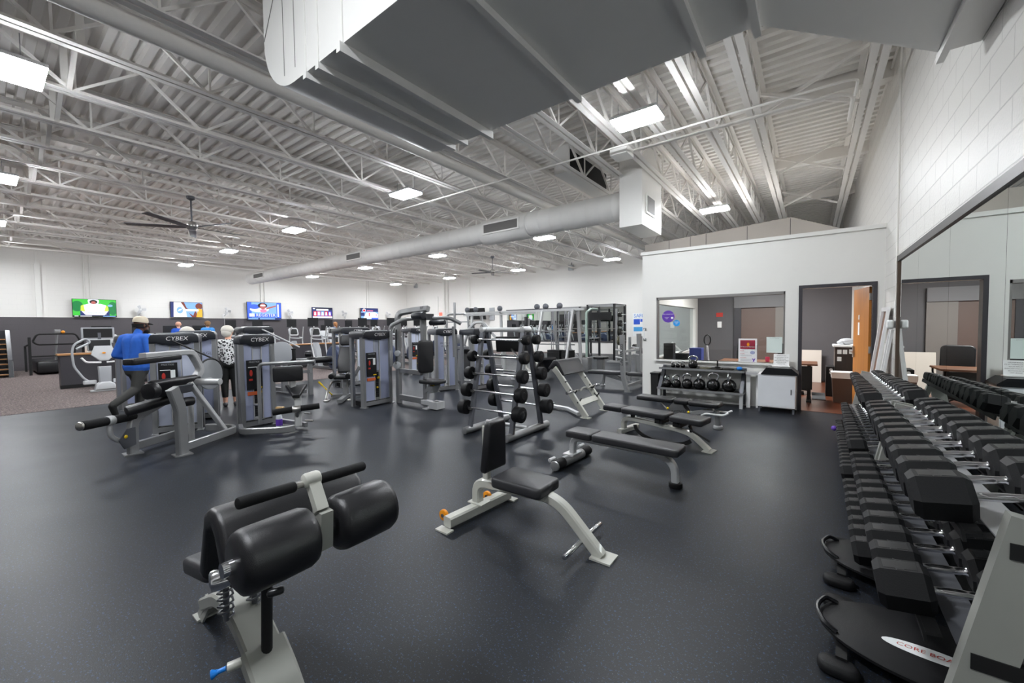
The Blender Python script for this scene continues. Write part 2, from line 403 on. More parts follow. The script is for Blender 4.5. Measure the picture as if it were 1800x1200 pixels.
jx = [.6, -.74, -1.37, -2.03, -2.68, -3.32, -3.98, -5.30, -6.59, -7.92, -9.25, -10.58, -11.9, -13.24, -14.57, -15.9, -17.23, -18.56, -19.9, -21.23, -22.55, -23.94]
for k, x in enumerate(jx): joist(k+1, x, {-2.68: [(1.45, 3.25)], -3.32: [(1.45, 3.25)]}.get(x, ()))
b = MB()                                                      # cross bracing between joists
for y in (.8, 10.4):
    for a, c in zip(jx[8:], jx[9:]):
        b.bar((a, y, 4.74), (c, y, ZC-.05), .05, .05); b.bar((a, y+.06, ZC-.05), (c, y+.06, 4.74), .05, .05)
        b.bar((a-.04, y+.03, 4.7), (a-.04, y+.03, ZC), .07, .05)
for y in (4.6, 7.4, 10.6, 13.6):
    b.bar((-.74, y, 4.74), (.6, y+.02, ZC-.05), .045, .045); b.bar((-.74, y+.5, ZC-.05), (.6, y+.5, 4.74), .045, .045)
struct(b.build('ceiling_bracing', M['joist'], smooth=0))
b = MB()                                                      # cross beams at deck level by the right wall
for y in (5.5, 8.2, 11.4, 14.8): b.box(-.74, XR, y, y+.16, ZC-.22, ZC)
struct(b.build('ceiling_beam', M['joist'], smooth=0))

# wall columns / conduits of the shell
b = MB(); b.box(XL, XL+.09, 1.50, 1.66, 2.14, 4.3); b.box(XL, XL+.06, 1.53, 1.6, 4.3, 4.75); struct(b.build('trim_3', M['white_paint'], smooth=0))
for k, (y, z0) in enumerate(((2.88, 2.94), (3.06, 2.94), (9.80, 3.08), (10.0, 3.08), (16.6, 2.94), (16.78, 2.94))):
    b = MB(); b.cyl((XL+.03, y, z0), (XL+.03, y, 4.95), .02, seg=8); struct(b.build('trim_%d' % (4+k), M['white_paint']))
b = MB()
for x in (-20.95, -20.62): b.cyl((x, YB-.05, .0), (x, YB-.05, 5.3), .05, seg=10)
b.box(-21.0, -20.55, YB-.06, YB, 4.1, 4.14); struct(b.build('trim_10', M['white_paint']))
b = MB(); b.box(-18.9, -18.5, YB-.09, YB, 0, 5.3); struct(b.build('trim_11', M['white_paint'], smooth=0))
b = MB()
for x in (-23.2, -21.7): b.box(x, x+.05, YB-.02, YB, 0, 3.75)
b.box(-23.2, -21.65, YB-.02, YB, 3.71, 3.76); struct(b.build('trim_12', M['white_paint'], smooth=0))

# mirror on the right wall
mm, mnt, mb_ = new_mat('mirror_glass'); mb_.inputs['Base Color'].default_value = (.66, .71, .69, 1); mb_.inputs['Metallic'].default_value = 1; mb_.inputs['Roughness'].default_value = 0
b = MB(); ys = [7.24, 6.06, 4.84, 3.62, 2.4, 1.18, -.04, -1.26, -2.48]
mir = thing('wall_mirror', 'large wall mirror of tall glass panels behind the dumbbell racks', 'mirror', (XR, 2.4, 0))
for a, c in zip(ys, ys[1:]):
    p = MB(); p.box(XR-.012, XR-.004, c+.002, a-.002, .42, 2.325); p.build('mirror_panel', mm, mir, True, smooth=0)
b = MB(); b.box(XR-.03, XR-.001, -2.5, 7.27, 2.325, 2.395); b.box(XR-.03, XR-.001, -2.5, 7.27, .36, .42)
b.build('frame_rail', pm('dark_bronze', (70, 66, 68), .4, .5), mir, True, smooth=0)
b = MB(); b.box(XR-.03, XR-.001, 7.235, 7.28, .36, 2.395); b.build('frame_stile', pm('brown_stile', (96, 80, 70), .45, .3), mir, True, smooth=0)
# mirror on the far wall
mir2 = thing('wall_mirror', 'wide mirror on the far white wall behind the racks', 'mirror', (-11.4, YB, 0))
xs_ = [-15.4, -13.5, -11.55, -9.6, -7.72]
for a, c in zip(xs_, xs_[1:]):
    p = MB(); p.box(a+.003, c-.003, YB-.02, YB-.008, .68, 2.5); p.build('mirror_panel', mm, mir2, True, smooth=0)
b = MB(); b.box(-15.45, -7.66, YB-.03, YB-.001, 2.5, 2.56); b.box(-15.45, -7.66, YB-.03, YB-.001, .6, .68); b.box(-7.72, -7.66, YB-.03, YB-.001, .6, 2.56)
b.build('mirror_frame', M['trim'], mir2, True, smooth=0)

# ================================================================ overhead services
# big rectangular duct with a radiused elbow
dk = thing('air_duct', 'huge white rectangular air duct crossing overhead with a rounded elbow going up', 'duct', (-1.5, 2.3, 3.47))
zb, zt, y0, y1 = 3.47, 4.58, 1.565, 3.12
prof = [(-3.77, 5.34), (-3.77, 3.98)]
for i in range(1, 11):
    a = pi+pi/2*i/10; prof.append((-3.27+.50*cos(a), 3.97+.50*sin(a)))
prof += [(-.3, zb), (-.3, zt), (-2.45, zt)]
for i in range(1, 6):
    a = -pi/2-pi/2*i/5; prof.append((-2.45+.15*cos(a), zt+.15+.15*sin(a)))
prof += [(-2.6, 5.34)]
b = MB(); b.prism(prof, (0, y0, 0), (1, 0, 0), (0, 0, 1), (0, y1-y0, 0)); b.build('duct_run', M['duct'], dk, True, smooth=30)
b = MB()
A = [(-.3, y0, zb), (-.3, y1, zb), (-.3, y1, zt), (-.3, y0, zt)]; B = [(.72, y0-.9, zb), (.72, 4.24, zb), (.72, 4.24, zt), (.72, y0-.9, zt)]; D = [(XR-.005, y0-.9, zb), (XR-.005, 4.24, zb), (XR-.005, 4.24, zt), (XR-.005, y0-.9, zt)]
mid = (-.3+.55, y1-.35, zb+.02)
b.add(A+B+D, [(0, 1, 5, 4), (1, 2, 6, 5), (2, 3, 7, 6), (3, 0, 4, 7), (4, 5, 9, 8), (5, 6, 10, 9), (6, 7, 11, 10), (7, 4, 8, 11)])
b.build('duct_transition', M['duct'], dk, True, smooth=0)
for x, e in ((-3.08, 0), (-2.9, 0), (-2.58, .02), (-1.6, 0), (-.64, .01), (-.31, .01)):
    b = MB(); b.box(x-.022, x+.022, y0-.012-e, y1+.012+e, zb-.05-e, zb-.001); b.box(x-.02, x+.02, y0-.01, y0-.001, zb-.02, zt); b.build('stiffener', M['duct'], dk, True, smooth=0)
b = MB(); b.box(.70, .74, y0-.9, 4.27, zb-.06, zb-.001); b.build('stiffener', M['duct'], dk, True, smooth=0)
b = MB()
for x in (-3.42, -3.24, -2.9): b.box(x-.002, x+.002, y0-.003, y0-.0005, zb+.1, 5.3)
b.bar((-3.765, y0-.002, 3.98), (-3.3, y0-.002, 4.62), .004, .004); b.build('seam', M['grille'], dk, True, smooth=0)

# spiral duct and its supply box
sd = thing('spiral_duct', 'long round white spiral duct running across the room to the television wall', 'duct', (-13, 8.93, 4.2))
path = [V((-3.31, 8.93, 4.235)), V((-7.4, 8.93, 4.225))]
def ribbed(x0, x1, r, step=.33):
    b = MB(); pr = []; h = 0; L = abs(x1-x0)
    while h < L:
        pr += [(r, h), (r, min(L, h+step-.03)), (r+.004, min(L, h+step-.018)), (r+.004, min(L, h+step-.006))]; h += step
    pr += [(r, L)]
    b.lathe(pr, (x0, 8.93, 4.23), (-1, 0, 0), 32); return b
ribbed(-3.31, -6.0, .315).build('duct_section', M['duct'], sd, True, smooth=50)
b = MB(); b.lathe([(.315, 0), (.345, .04), (.345, 1.56), (.29, 1.62)], (-6.0, 8.93, 4.22), (-1, 0, 0), 32); b.build('register_section', M['duct'], sd, True, smooth=50)
ribbed(-7.62, -24.0, .285, .4).build('duct_section', M['duct'], sd, True, smooth=50)
for x, w in ((-6.78, 1.25), (-13.9, 1.0), (-22.4, 1.2)):
    b = MB(); b.obox((x, 8.93-.335 if x > -8 else 8.93-.28, 4.22+.02), (w/2, 0, 0), (0, .02, .0), (0, 0, .15 if x > -8 else .13)); fr_ = b.build('register_frame', M['duct'], sd, True, smooth=0)
    b = MB(); b.obox((x, 8.93-.337 if x > -8 else 8.93-.282, 4.24), (w/2-.05, 0, 0), (0, .021, 0), (0, 0, .11 if x > -8 else .095)); b.build('register_grille', M['grille'], fr_, True, smooth=0)
bx = thing('duct_box', 'white sheet metal supply box hanging at the end of the spiral duct above the office', 'duct', (-3.05, 8.93, 3.6))
b = MB(); b.box(-3.30, -2.82, 8.27, 9.59, 3.6, 5.33); b.build('box_body', M['duct'], bx, True, smooth=0)
b = MB(); b.box(-2.825, -2.80, 8.52, 9.08, 3.88, 4.3); b.build('grille_frame', M['duct'], bx, True, smooth=0)
b = MB(); b.box(-2.81, -2.795, 8.57, 9.03, 3.93, 4.25); b.build('grille', M['grille'], bx, True, smooth=0)
rt = thing('return_duct', 'white return duct with a long black opening up among the joists', 'duct', (-4.27, 8.4, 4.75))
b = MB(); b.box(-4.46, -4.11, 7.55, 9.5, 4.76, 5.33); b.build('duct_body', M['duct'], rt, True, smooth=0)
b = MB(); b.box(-4.112, -4.104, 7.60, 9.45, 4.82, 5.24); b.build('opening', M['dark'], rt, True, smooth=0)
hv = thing('office_duct', 'low grey duct lying across the office roof behind the wall cap', 'duct', (-1.5, 11, 3.05))
b = MB(); b.prism([(-3.5, 3.06), (-.38, 3.06), (.5, 3.06), (.5, 3.4), (-.38, 3.79), (-3.5, 3.60)], (0, 10.5, 0), (1, 0, 0), (0, 0, 1), (0, 1.4, 0)); b.build('duct_body', pm('grey_duct', (190, 184, 178), .55), hv, True, smooth=0)
b = MB()
for x in (-2.9, -2.4, -2.05, -1.2, -.4): b.box(x, x+.012, 10.496, 10.5, 3.06, 3.62+.05*(x+3.3)); 
b.build('seam', M['grille'], hv, True, smooth=0)
def pipe(name, label, pts, r, mat=M['joist'], fr=.12, seg=10):
    b = MB(); b.tube(fillet(pts, fr), r, seg); return tag(b.build(name, mat), label, 'pipe')
pipe('drain_pipe', 'thick painted pipe running along a joist under the deck towards the far wall', [(-5.64, YF+.1, 4.66), (-5.54, YB-.05, 4.66)], .10, seg=16)
pipe('conduit', 'thin conduit strung across the joists from the middle of the ceiling', [(-11.4, 6.6, 4.54), (.3, 6.6, 4.54), (.42, 6.65, 4.54), (.42, 7.1, 4.54)], .016)
pipe('conduit', 'thicker conduit crossing the joists to the right from the white junction box', [(-2.60, 7.2, 4.66), (.25, 7.2, 4.66), (.42, 7.35, 4.66), (.42, 8.2, 4.66)], .026)
pipe('conduit', 'vertical conduit running down the block wall beside the mirror end', [(XR-.03, 9.4, 5.25), (XR-.03, 7.34, 5.25), (XR-.03, 7.30, 5.2), (XR-.03, 7.30, 1.6)], .013)
pipe('hanging_channel', 'slotted channel hung beside the thick painted pipe', [(-5.84, YF+.1, 4.70), (-5.78, YB-.05, 4.70)], .022)
t = tag(MB().box(-2.93, -2.62, 6.9, 7.25, 4.55, 4.69).build('junction_box', M['duct'], smooth=0), 'white junction box under the joists above the supply box', 'junction box')
for k, x in enumerate((.98, )): pass

# LED high bays on the 5.1 x 5.6 m grid
rowname = {.4: 'row nearest the camera', 5.72: 'second row', 11.38: 'third row', 16.98: 'farthest row'}
colname = {-2.02: 'right-hand', -7.12: 'second from the right', -12.25: 'middle', -17.3: 'second from the left', -22.4: 'left-hand'}
def led():
    t = thing('ceiling_light', '', 'light')
    b = MB(); b.box(-.325, .325, -.195, .195, .03, .07); b.box(-.12, .12, -.08, .08, .07, .12); b.build('housing', M['silver_light'], t, smooth=0)
    b = MB(); b.pad(rrect(-.315, .315, -.185, .185, .01), (0, 0, -.007), (1, 0, 0), (0, 1, 0), (0, 0, 1), .037, .004); b.build('diffuser', M['led'], t)
    for s in (-1, 1):
        b = MB(); b.cyl((s*.28, 0, .07), (s*.28, 0, .32), .004, seg=6); b.build('hanger_wire', M['silver'], t)
    return t
L0 = None
for y in (.4, 5.72, 11.38, 16.98):
    for x in (-2.02, -7.12, -12.25, -17.3, -22.4):
        if (x, y) in ((-2.02, 16.98),): continue
        lab = 'white LED ceiling light, %s one in the %s' % (colname[x], rowname[y])
        p_ = (x, y, 4.42) if (x, y) != (-2.02, .4) else (-2.02, -.6, 4.42)  # unseen near right-hand lamp, moved off the grid to set the duct side's brightness
        if L0 is None: L0 = led(); L0.location = p_; L0['label'] = lab; L0['group'] = 'LED high bay lights'
        else: dup(L0, p_, 0, lab)

# ceiling fans
def fan(loc, rz, label, br=1.3):
    t = thing('ceiling_fan', label, 'fan', loc, rz, 'ceiling fans')
    b = MB(); b.lathe([(.0, -.09), (.07, -.085), (.11, -.04), (.12, .03), (.10, .09), (.04, .12), (.0, .125)], seg=24); b.build('motor', M['chrome_dull'], t)
    b = MB(); b.cyl((0, 0, .11), (0, 0, .62), .018); b.lathe([(.018, .60), (.08, .64), (.085, .70), (.0, .71)]); b.build('downrod', M['steel'], t)
    for k in range(5):
        a = 2*pi*k/5; x, y = V((cos(a), sin(a), 0)), V((-sin(a), cos(a), 0)); z = V((0, 0, 1)); yy = (y*cos(.2)+z*sin(.2))
        b = MB(); b.pad([(.12, -.05), (.3, -.075), (br, -.065), (br, .065), (.3, .075), (.12, .05)], z*-.03, x, yy, x.cross(yy), .014, .006); b.build('blade', M['steel'], t)
    return t
fan((-11.75, 3.15, 3.98), .35, 'dark five-blade ceiling fan hanging over the cardio side', 1.25)
fan((-11.6, 14.1, 4.0), 1.0, 'small distant ceiling fan beyond the round duct', 1.0)
# small things high on the far wall
t = thing('wall_speaker', 'small grey speaker high in the far corner of the room', 'speaker', (-23.94, YB, 4.6))
MB().box(-24.07, -23.83, YB-.2, YB-.03, 4.5, 4.8).build('speaker_box', M['grey_plastic'], t, True, smooth=0); MB().bar((-23.95, YB-.1, 4.7), (-23.95, YB, 4.95), .03, .03).build('bracket', M['steel'], t, True, smooth=0)
t = thing('wall_speaker', 'small grey speaker high on the far wall near the office', 'speaker', (-10.8, YB, 4.7))
MB().box(-10.92, -10.68, YB-.2, YB-.03, 4.6, 4.9).build('speaker_box', M['grey_plastic'], t, True, smooth=0); MB().bar((-10.8, YB-.1, 4.85), (-10.8, YB, 5.05), .03, .03).build('bracket', M['steel'], t, True, smooth=0)
# ================================================================ free-weight floor, nearest first
# --- hyperextension stand, nearest on the left
t = thing('hyperextension_bench', 'black padded hyperextension stand with two thick rollers on a stone-grey spine, nearest the camera', 'exercise bench', (-1.9, .68, 0))
b = MB(); b.tube(fillet([(-2.46, .69, .15), (-2.20, .68, .29), (-2.02, .68, .275), (-1.80, .675, .175), (-1.62, .67, .03)], .16, 6), 1, sq=(.135, .06), side=(0, 1, 0)); b.build('spine', M['putty_dim'], t, True)
b = MB(); b.tube(fillet([(-1.84, .675, .20), (-1.72, .672, .125), (-1.60, .67, .0)], .1, 5), 1, sq=(.165, .075), side=(0, 1, 0)); b.build('front_foot', M['putty_dim'], t, True)
b = MB(); b.bar((-2.40, .70, .20), (-2.60, .71, .006), .11, .012, (0, 1, 0)); b.box(-2.65, -2.57, .64, .79, 0, .010); b.bar((-2.45, .66, .16), (-2.59, .66, .006), .012, .07, (0, 1, 0)); b.build('leg', M['putty_dim'], t, True, smooth=0)
for dy in (-.055, .055):
    b = MB(); pts = [(-2.02+.028*cos(k*.9), .66+dy+.028*sin(k*.9), .30+.0042*k) for k in range(72)]; b.tube(pts, .005, 6); b.cyl((-2.02, .66+dy, .28), (-2.0, .66+dy, .62), .012); b.build('spring', M['steel'], t, True)
b = MB(); b.bar((-2.06, .68, .60), (-1.56, .68, .76), .12, .05, (0, 1, 0)); b.build('carriage', M['dark'], t, True, smooth=0)
b = MB(); b.tube([(-1.80, .675, .17), (-1.77, .675, .55), (-1.74, .68, .70)], .021, 12); b.build('mast', M['dark'], t, True)
b = MB(); b.rcyl((-1.74, .66, .475), (-1.71, .715, .48), .016); b.build('mast_knob', M['plastic'], t, True)
b = MB(); b.cyl((-1.82, .64, .195), (-1.86, .555, .185), .018); b.build('pin_sleeve', M['putty'], t, True)
b = MB(); b.cyl((-1.862, .55, .185), (-1.875, .525, .18), .009, .009); b.lathe([(.010, 0), (.011, .006), (.018, .018), (.017, .022), (0, .024)], (-1.875, .525, .18), (-.35, -.9, -.12)); b.build('pull_pin', M['blue'], t, True)
b = MB()  # bent main pad: two slabs meeting in a rounded ridge
b.pad([(-1.70, .70), (-1.645, .685), (-1.585, .87), (-1.555, .895), (-1.53, .87), (-1.475, .75), (-1.42, .745), (-1.40, .775), (-1.475, .925), (-1.52, .952), (-1.575, .955), (-1.62, .93)], (0, .43, 0), (1, 0, 0), (0, 0, 1), (0, 1, 0), .50, .02)
b.build('thigh_pad', M['vinyl'], t, True)
b = MB(); b.pad(rrect(-.15, .15, -.11, .11, .03), (-1.90, .575, .575), (.93, 0, .2), (0, 1, 0), (-.2, 0, .93), .07, .02); b.build('seat_pad', M['vinyl_grey'], t, True)
ry = lambda s: ((.425, .655) if s < 0 else (.725, .955))
for s in (-1, 1):
    a, c = ry(s); b = MB(); x, z = -1.345+.05*(s < 0)*0, .848
    pts = [V((x, a, z)), V((x, a+.012, z)), V((x, a+.03, z)), V((x, (a+c)/2, z)), V((x, c-.03, z)), V((x, c-.012, z)), V((x, c, z))]
    b.tube(pts, [.07, .09, .097, .098, .097, .09, .07], 26); b.build('roller', M['vinyl'], t, True, smooth=60)
b = MB(); b.cyl((-1.345, .395, .848), (-1.345, .965, .848), .022); b.build('axle', M['chrome'], t, True)
b = MB(); b.rcyl((-1.455, .395, .775), (-1.44, .455, .775), .032); b.build('axle_cap', M['chrome'], t, True)
b = MB(); b.bar((-1.335, .69, .92), (-1.345, .69, .79), .042, .06, (0, 1, 0)); b.build('roller_bracket', M['putty_dim'], t, True, smooth=0)
b = MB(); b.bar((-1.35, .69, .82), (-1.60, .69, .70), .055, .05, (0, 1, 0)); b.build('roller_arm', M['putty_dim'], t, True, smooth=0)
b = MB(); b.bar((-1.335, .685, .92), (-1.395, .685, 1.015), .04, .03, (0, 1, 0)); b.rcyl((-1.398, .655, 1.013), (-1.398, .715, 1.013), .026); b.build('handle_post', M['putty'], t, True)
b = MB(); b.cyl((-1.372, .462, 1.018), (-1.44, .905, .985), .011); b.build('handle_bar', M['chrome_dull'], t, True)
for a, c in (((-1.370, .448, 1.019), (-1.397, .628, 1.006)), ((-1.412, .72, .999), (-1.443, .917, .984))):
    b = MB(); b.rcyl(a, c, .0185, .006); b.build('grip', M['foam'], t, True)

# --- utility bench
t = thing('utility_bench', 'worn light-grey utility bench with upright black backrest and two orange wheels', 'exercise bench', (-1.7, 2.43, 0))
b = MB(); b.tube(fillet([(-2.19, 2.43, .07), (-2.19, 2.43, .27), (-1.95, 2.43, .285), (-1.43, 2.43, .315), (-1.10, 2.43, .005)], .14, 7), 1, sq=(.075, .075), side=(0, 1, 0)); b.build('frame', M['putty'], t, True)
b = MB(); b.tube([(-2.20, 2.09, .058), (-2.14, 2.77, .058)], 1, sq=(.085, .08), side=(1, 0, 0)); b.box(-2.27, -2.14, 2.03, 2.10, 0, .012); b.box(-2.2, -2.07, 2.76, 2.83, 0, .012); b.box(-2.25, -2.10, 2.37, 2.49, .098, .106); b.build('base_beam', M['putty'], t, True)
b = MB(); b.box(-1.155, -1.01, 2.36, 2.50, 0, .012); b.build('foot_plate', M['putty'], t, True, smooth=0)
b = MB(); b.tube([(-2.09, 2.43, .24), (-2.09, 2.43, .74)], 1, sq=(.05, .055)); b.build('back_post', M['putty'], t, True)
b = MB(); b.pad([(-.125, 0), (.125, 0), (.135, .02), (.105, .37), (.085, .395), (-.085, .395), (-.105, .37), (-.135, .02)], (-2.06, 2.44, .405), (0, 1, 0), (.06, 0, 1), (1, 0, -.06), .065, .02); b.build('backrest', M['vinyl'], t, True)
b = MB(); b.pad(rrect(-1.93, -1.49, -.155, .155, .035, .05), (0, 2.43, .325), (1, 0, 0), (0, 1, 0), (0, 0, 1), .08, .022); b.build('seat', M['vinyl_grey'], t, True)
for p in ((-2.265, 2.12, .085), (-2.215, 2.58, .085)):
    b = MB(); b.rcyl(V(p)+V((0, -.014, 0)), V(p)+V((0, .014, 0)), .042, .006); w = b.build('wheel', M['orange'], t, True)
    b = MB(); b.cyl(V(p)+V((0, -.02, 0)), V(p)+V((0, .02, 0)), .014); b.build('wheel_hub', M['steel'], w, True)
b = MB(); b.rcyl((-1.235, 2.17, .075), (-1.235, 2.40, .075), .017, .005); b.rcyl((-1.235, 2.46, .075), (-1.235, 2.72, .075), .017, .005); b.build('foot_bar', M['chrome'], t, True)

# --- flat bench
t = thing('flat_bench', 'long flat black bench on silver legs with a chunky dark tube foot', 'exercise bench', (-1.55, 3.93, 0), R(-3))
b = MB(); b.tube(fillet([(-.58, 0, .10), (-.57, 0, .29), (-.40, 0, .295), (.38, 0, .295), (.53, 0, .22), (.54, 0, .05)], .10, 6), 1, sq=(.07, .06), side=(0, 1, 0)); b.box(-.65, -.52, -.1, .1, .10, .118); b.build('frame', M['silver_light'], t)
b = MB(); b.rcyl((-.585, -.37, .058), (-.585, .37, .058), .054, .012); b.build('base_tube', M['silver'], t)
for s in (-1, 1):
    b = MB(); b.rcyl((-.585, s*.20, .062), (-.585, s*.35, .062), .058, .01); b.build('foot_cover', M['rubber'], t)
    b = MB(); b.rcyl((-.65, s*.31-.05, .105), (-.65, s*.31+.05, .105), .022, .006); b.build('transport_wheel', M['silver_light'], t)
b = MB(); b.rcyl((.54, 0, 0), (.54, 0, .05), .062, .01); b.build('rubber_foot', M['rubber'], t)
for x0, x1, n_ in ((-.60, -.29, 0), (-.286, .60, 1)):
    b = MB(); b.rpad(x0, x1, -.135, .135, .318, .39, .018, .035 if n_ else .03); b.build('bench_pad', M['vinyl_grey'], t)

# --- adjustable bench with the black selector arc
t = thing('adjustable_bench', 'flat-set adjustable bench with a black curved selector arc under its light-grey frame', 'exercise bench', (-1.62, 5.36, 0), R(-10))
b = MB(); b.tube(fillet([(-.50, 0, .06), (-.50, 0, .225), (-.3, 0, .235), (.30, 0, .20), (.45, 0, .17), (.66, 0, .01)], .12, 6), 1, sq=(.075, .06), side=(0, 1, 0)); b.box(.60, .72, -.09, .09, 0, .012); b.build('frame', M['putty'], t)
b = MB(); b.tube([(-.50, -.12, .05), (-.50, .36, .05)], 1, sq=(.07, .07), side=(1, 0, 0)); b.build('base_beam', M['putty'], t)
b = MB(); b.tube([(-.30+.42*(1-cos(a))*.95, -.05, .17-.17*sin(a)) for a in [i*pi*.86/14 for i in range(15)]], 1, sq=(.012, .05), side=(0, 1, 0)); b.build('selector_arc', M['dark'], t)
b = MB()
for x in (-.36, .06, .30): b.bar((x, 0, .21), (x, 0, .31), .05, .04)
for x in (.06, .30): b.cyl((x, -.11, .285), (x, -.07, .285), .022)
b.box(.01, .11, -.1, .1, .255, .31); b.box(.25, .35, -.1, .1, .25, .30); b.build('pad_bracket', M['dark'], t, smooth=0)
b = MB(); b.tube(fillet([(.42, 0, .28), (.45, 0, .2), (.40, 0, .14)], .05), 1, sq=(.05, .02), side=(0, 1, 0)); b.cyl((.45, -.06, .24), (.70, -.1, .15), .012); b.build('seat_adjuster', M['dark'], t)
for x0, x1, w0, nm in ((-.78, -.48, .125, 'back_pad'), (-.476, .17, .14, 'back_pad'), (.22, .63, .155, 'seat_pad')):
    b = MB(); b.rpad(x0, x1, -w0, w0, .315, .39, .02, .035); b.build(nm, M['vinyl_grey'], t)
# --- second adjustable bench
t = thing('adjustable_bench', 'adjustable bench with three black pads, white footrest and silver spine, just before the kettlebells', 'exercise bench', (-1.66, 6.5, 0), R(-4))
b = MB(); b.tube(fillet([(-.75, 0, .05), (.05, 0, .13), (.52, 0, .27)], .2), 1, sq=(.08, .06), side=(0, 1, 0)); b.build('spine', M['silver_light'], t)
b = MB(); b.prism([(-.16, .11), (.2, .16), (.08, .33), (-.02, .35), (-.08, .28)], (0, -.09, 0), (1, 0, 0), (0, 0, 1), (0, .012, 0)); b.prism([(-.16, .11), (.2, .16), (.08, .33), (-.02, .35), (-.08, .28)], (0, .08, 0), (1, 0, 0), (0, 0, 1), (0, .012, 0)); b.build('side_plate', M['silver'], t, smooth=0)
text(t, 'logo_lettering', 'LifeFITNESS', .05, (.03, -.092, .20), (1, 0, .1), (0, 0, 1), M['dark'], shear=.2)
b = MB(); b.tube([(.56, 0, .27), (.58, 0, .05)], [.035, .04], 14); b.build('front_leg', M['silver'], t)
b = MB(); b.rcyl((.58, 0, 0), (.58, 0, .05), .065, .01); b.build('rubber_foot', M['silver_light'], t)
b = MB(); b.tube(fillet([(.38, -.11, .19), (.44, -.13, .23), (.68, -.12, .23), (.74, -.1, .27)], .04), .014, 8); b.tube(fillet([(.38, .11, .19), (.44, .13, .23), (.68, .12, .23), (.74, .1, .27)], .04), .014, 8); b.build('footrest', M['white'], t)
b = MB(); b.box(-.74, -.60, -.25, .25, 0, .05); b.build('rear_foot', M['silver'], t, smooth=0)
b = MB(); b.cyl((-.24, -.04, .31), (-.1, -.06, .17), .016); b.build('strut', M['chrome_dull'], t)
b = MB(); 
for p in ((-.11, -.11, .235), (.2, -.11, .215)): b.ell(p, .018)
b.build('pull_knob', M['yellow'], t)
for x0, x1, w0, nm in ((-.62, -.04, .135, 'back_pad'), (-.03, .19, .12, 'hip_pad'), (.20, .62, .15, 'seat_pad')):
    b = MB(); b.rpad(x0, x1, -w0, w0, .315, .385, .02, .035, .1 if nm == 'back_pad' else 0); b.build(nm, M['vinyl'], t)

# --- preacher curl stand and its bar
t = thing('preacher_stand', 'light-grey preacher curl stand, two slanted legs under a black bent pad', 'exercise stand', (-3.3, 6.38, 0))
for y in (6.0, 6.75):
    b = MB(); b.tube(fillet([(-3.58, y, .80), (-3.50, y, .72), (-2.97, y, .012)], .04), 1, sq=(.05, .10), side=(0, 1, 0)); b.box(-3.06, -2.90, y-.05, y+.05, 0, .014); l = b.build('slanted_leg', M['putty'], t, True)
    b = MB()
    for z in (.25, .45, .58): b.cyl((-3.5+.53*(.76-z)/.76+.03, y-.03, z), (-3.5+.53*(.76-z)/.76+.03, y+.03, z), .012)
    b.build('bolt', M['dark'], l, True)
for y in (6.03, 6.72):
    for z0 in (.455, .33):
        x0 = -3.50+.53*(.76-z0)/.76+.03
        b = MB(); b.tube([(x0, y, z0-.02), (x0+.03, y, z0-.058), (x0+.07, y, z0-.058), (x0+.10, y, z0-.01)], .011, 8); b.build('bar_hook', M['plastic'], t, True)
b = MB(); b.bar((-3.13, 6.0, .22), (-3.13, 6.75, .22), .10, .04, (.6, 0, -.75)); b.build('cross_brace', M['putty'], t, True, smooth=0)
b = MB(); b.tube(fillet([(-3.12, 6.02, .05), (-3.5, 6.32, .05), (-3.95, 6.38, .05)], .1), 1, sq=(.06, .06)); b.box(-4.0, -3.9, 6.2, 6.56, 0, .08); b.build('base_tube', M['silver_light'], t, True)
b = MB(); b.pad([(-3.70, .795), (-3.665, .775), (-3.615, .83), (-3.56, .865), (-3.52, .85), (-3.44, .69), (-3.415, .675), (-3.375, .70), (-3.47, .89), (-3.505, .93), (-3.55, .945), (-3.60, .93)], (0, 5.99, 0), (1, 0, 0), (0, 0, 1), (0, 1, 0), .78, .012); b.build('arm_pad', M['vinyl_grey'], t, True)
b = MB(); b.tube(fillet([(-3.20, 5.80, .43), (-3.20, 6.16, .43), (-3.20, 6.24, .405), (-3.20, 6.32, .445), (-3.20, 6.43, .445), (-3.20, 6.51, .405), (-3.20, 6.59, .43), (-3.20, 6.96, .43)], .025), .016, 10)
e = thing('curl_bar', 'cambered chrome curl bar resting in the hooks of the preacher stand', 'barbell', (-3.2, 6.38, .43)); b.build('bar', M['chrome_dull'], e, True)
for a, c in ((5.76, 5.96), (6.80, 6.99)): b = MB(); b.rcyl((-3.20, a, .43), (-3.20, c, .43), .028, .004); b.build('sleeve', M['chrome'], e, True)

# --- barbell tree
RX0, RX1 = -3.955, -3.205
t = thing('barbell_rack', 'two-sided A-frame barbell rack in dark steel and chrome', 'weight rack', (-3.58, 4.66, 0))
for x in (RX0, RX1):
    for y0_, y1_ in ((4.24, 4.56), (4.98, 4.66)):
        b = MB(); b.tube([(x, y0_, .06), (x, y1_, 1.49)], 1, sq=(.075, .05), side=(1, 0, 0)); u = b.build('upright', M['steel'], t, True)
        for k in range(5):
            b = MB(); yy = y0_+(y1_-y0_)*(.37+.245*k-.06)/1.43; s = -1 if y0_ < 4.6 else 1
            zz = .37+.245*k; b.bar((x, yy, zz-.026), (x, yy+s*.07, zz-.024), .04, .010, (1, 0, 0)); b.bar((x, yy+s*.07, zz-.028), (x, yy+s*.078, zz+.006), .04, .008, (1, 0, 0))
            b.build('bar_cradle', M['chrome_dull'], u, True, smooth=0)
    b = MB(); b.rcyl((x, 4.12, .055), (x, 5.16, .055), .052, .012); b.build('base_tube', M['silver'], t, True)
    b = MB(); b.rcyl((x, 4.52, 1.49), (x, 4.70, 1.49), .045, .01); b.build('top_cap', M['silver_light'], t, True)
b = MB(); b.cyl((RX0, 4.61, 1.49), (RX1, 4.61, 1.49), .034); b.build('top_bar', M['silver_light'], t, True)
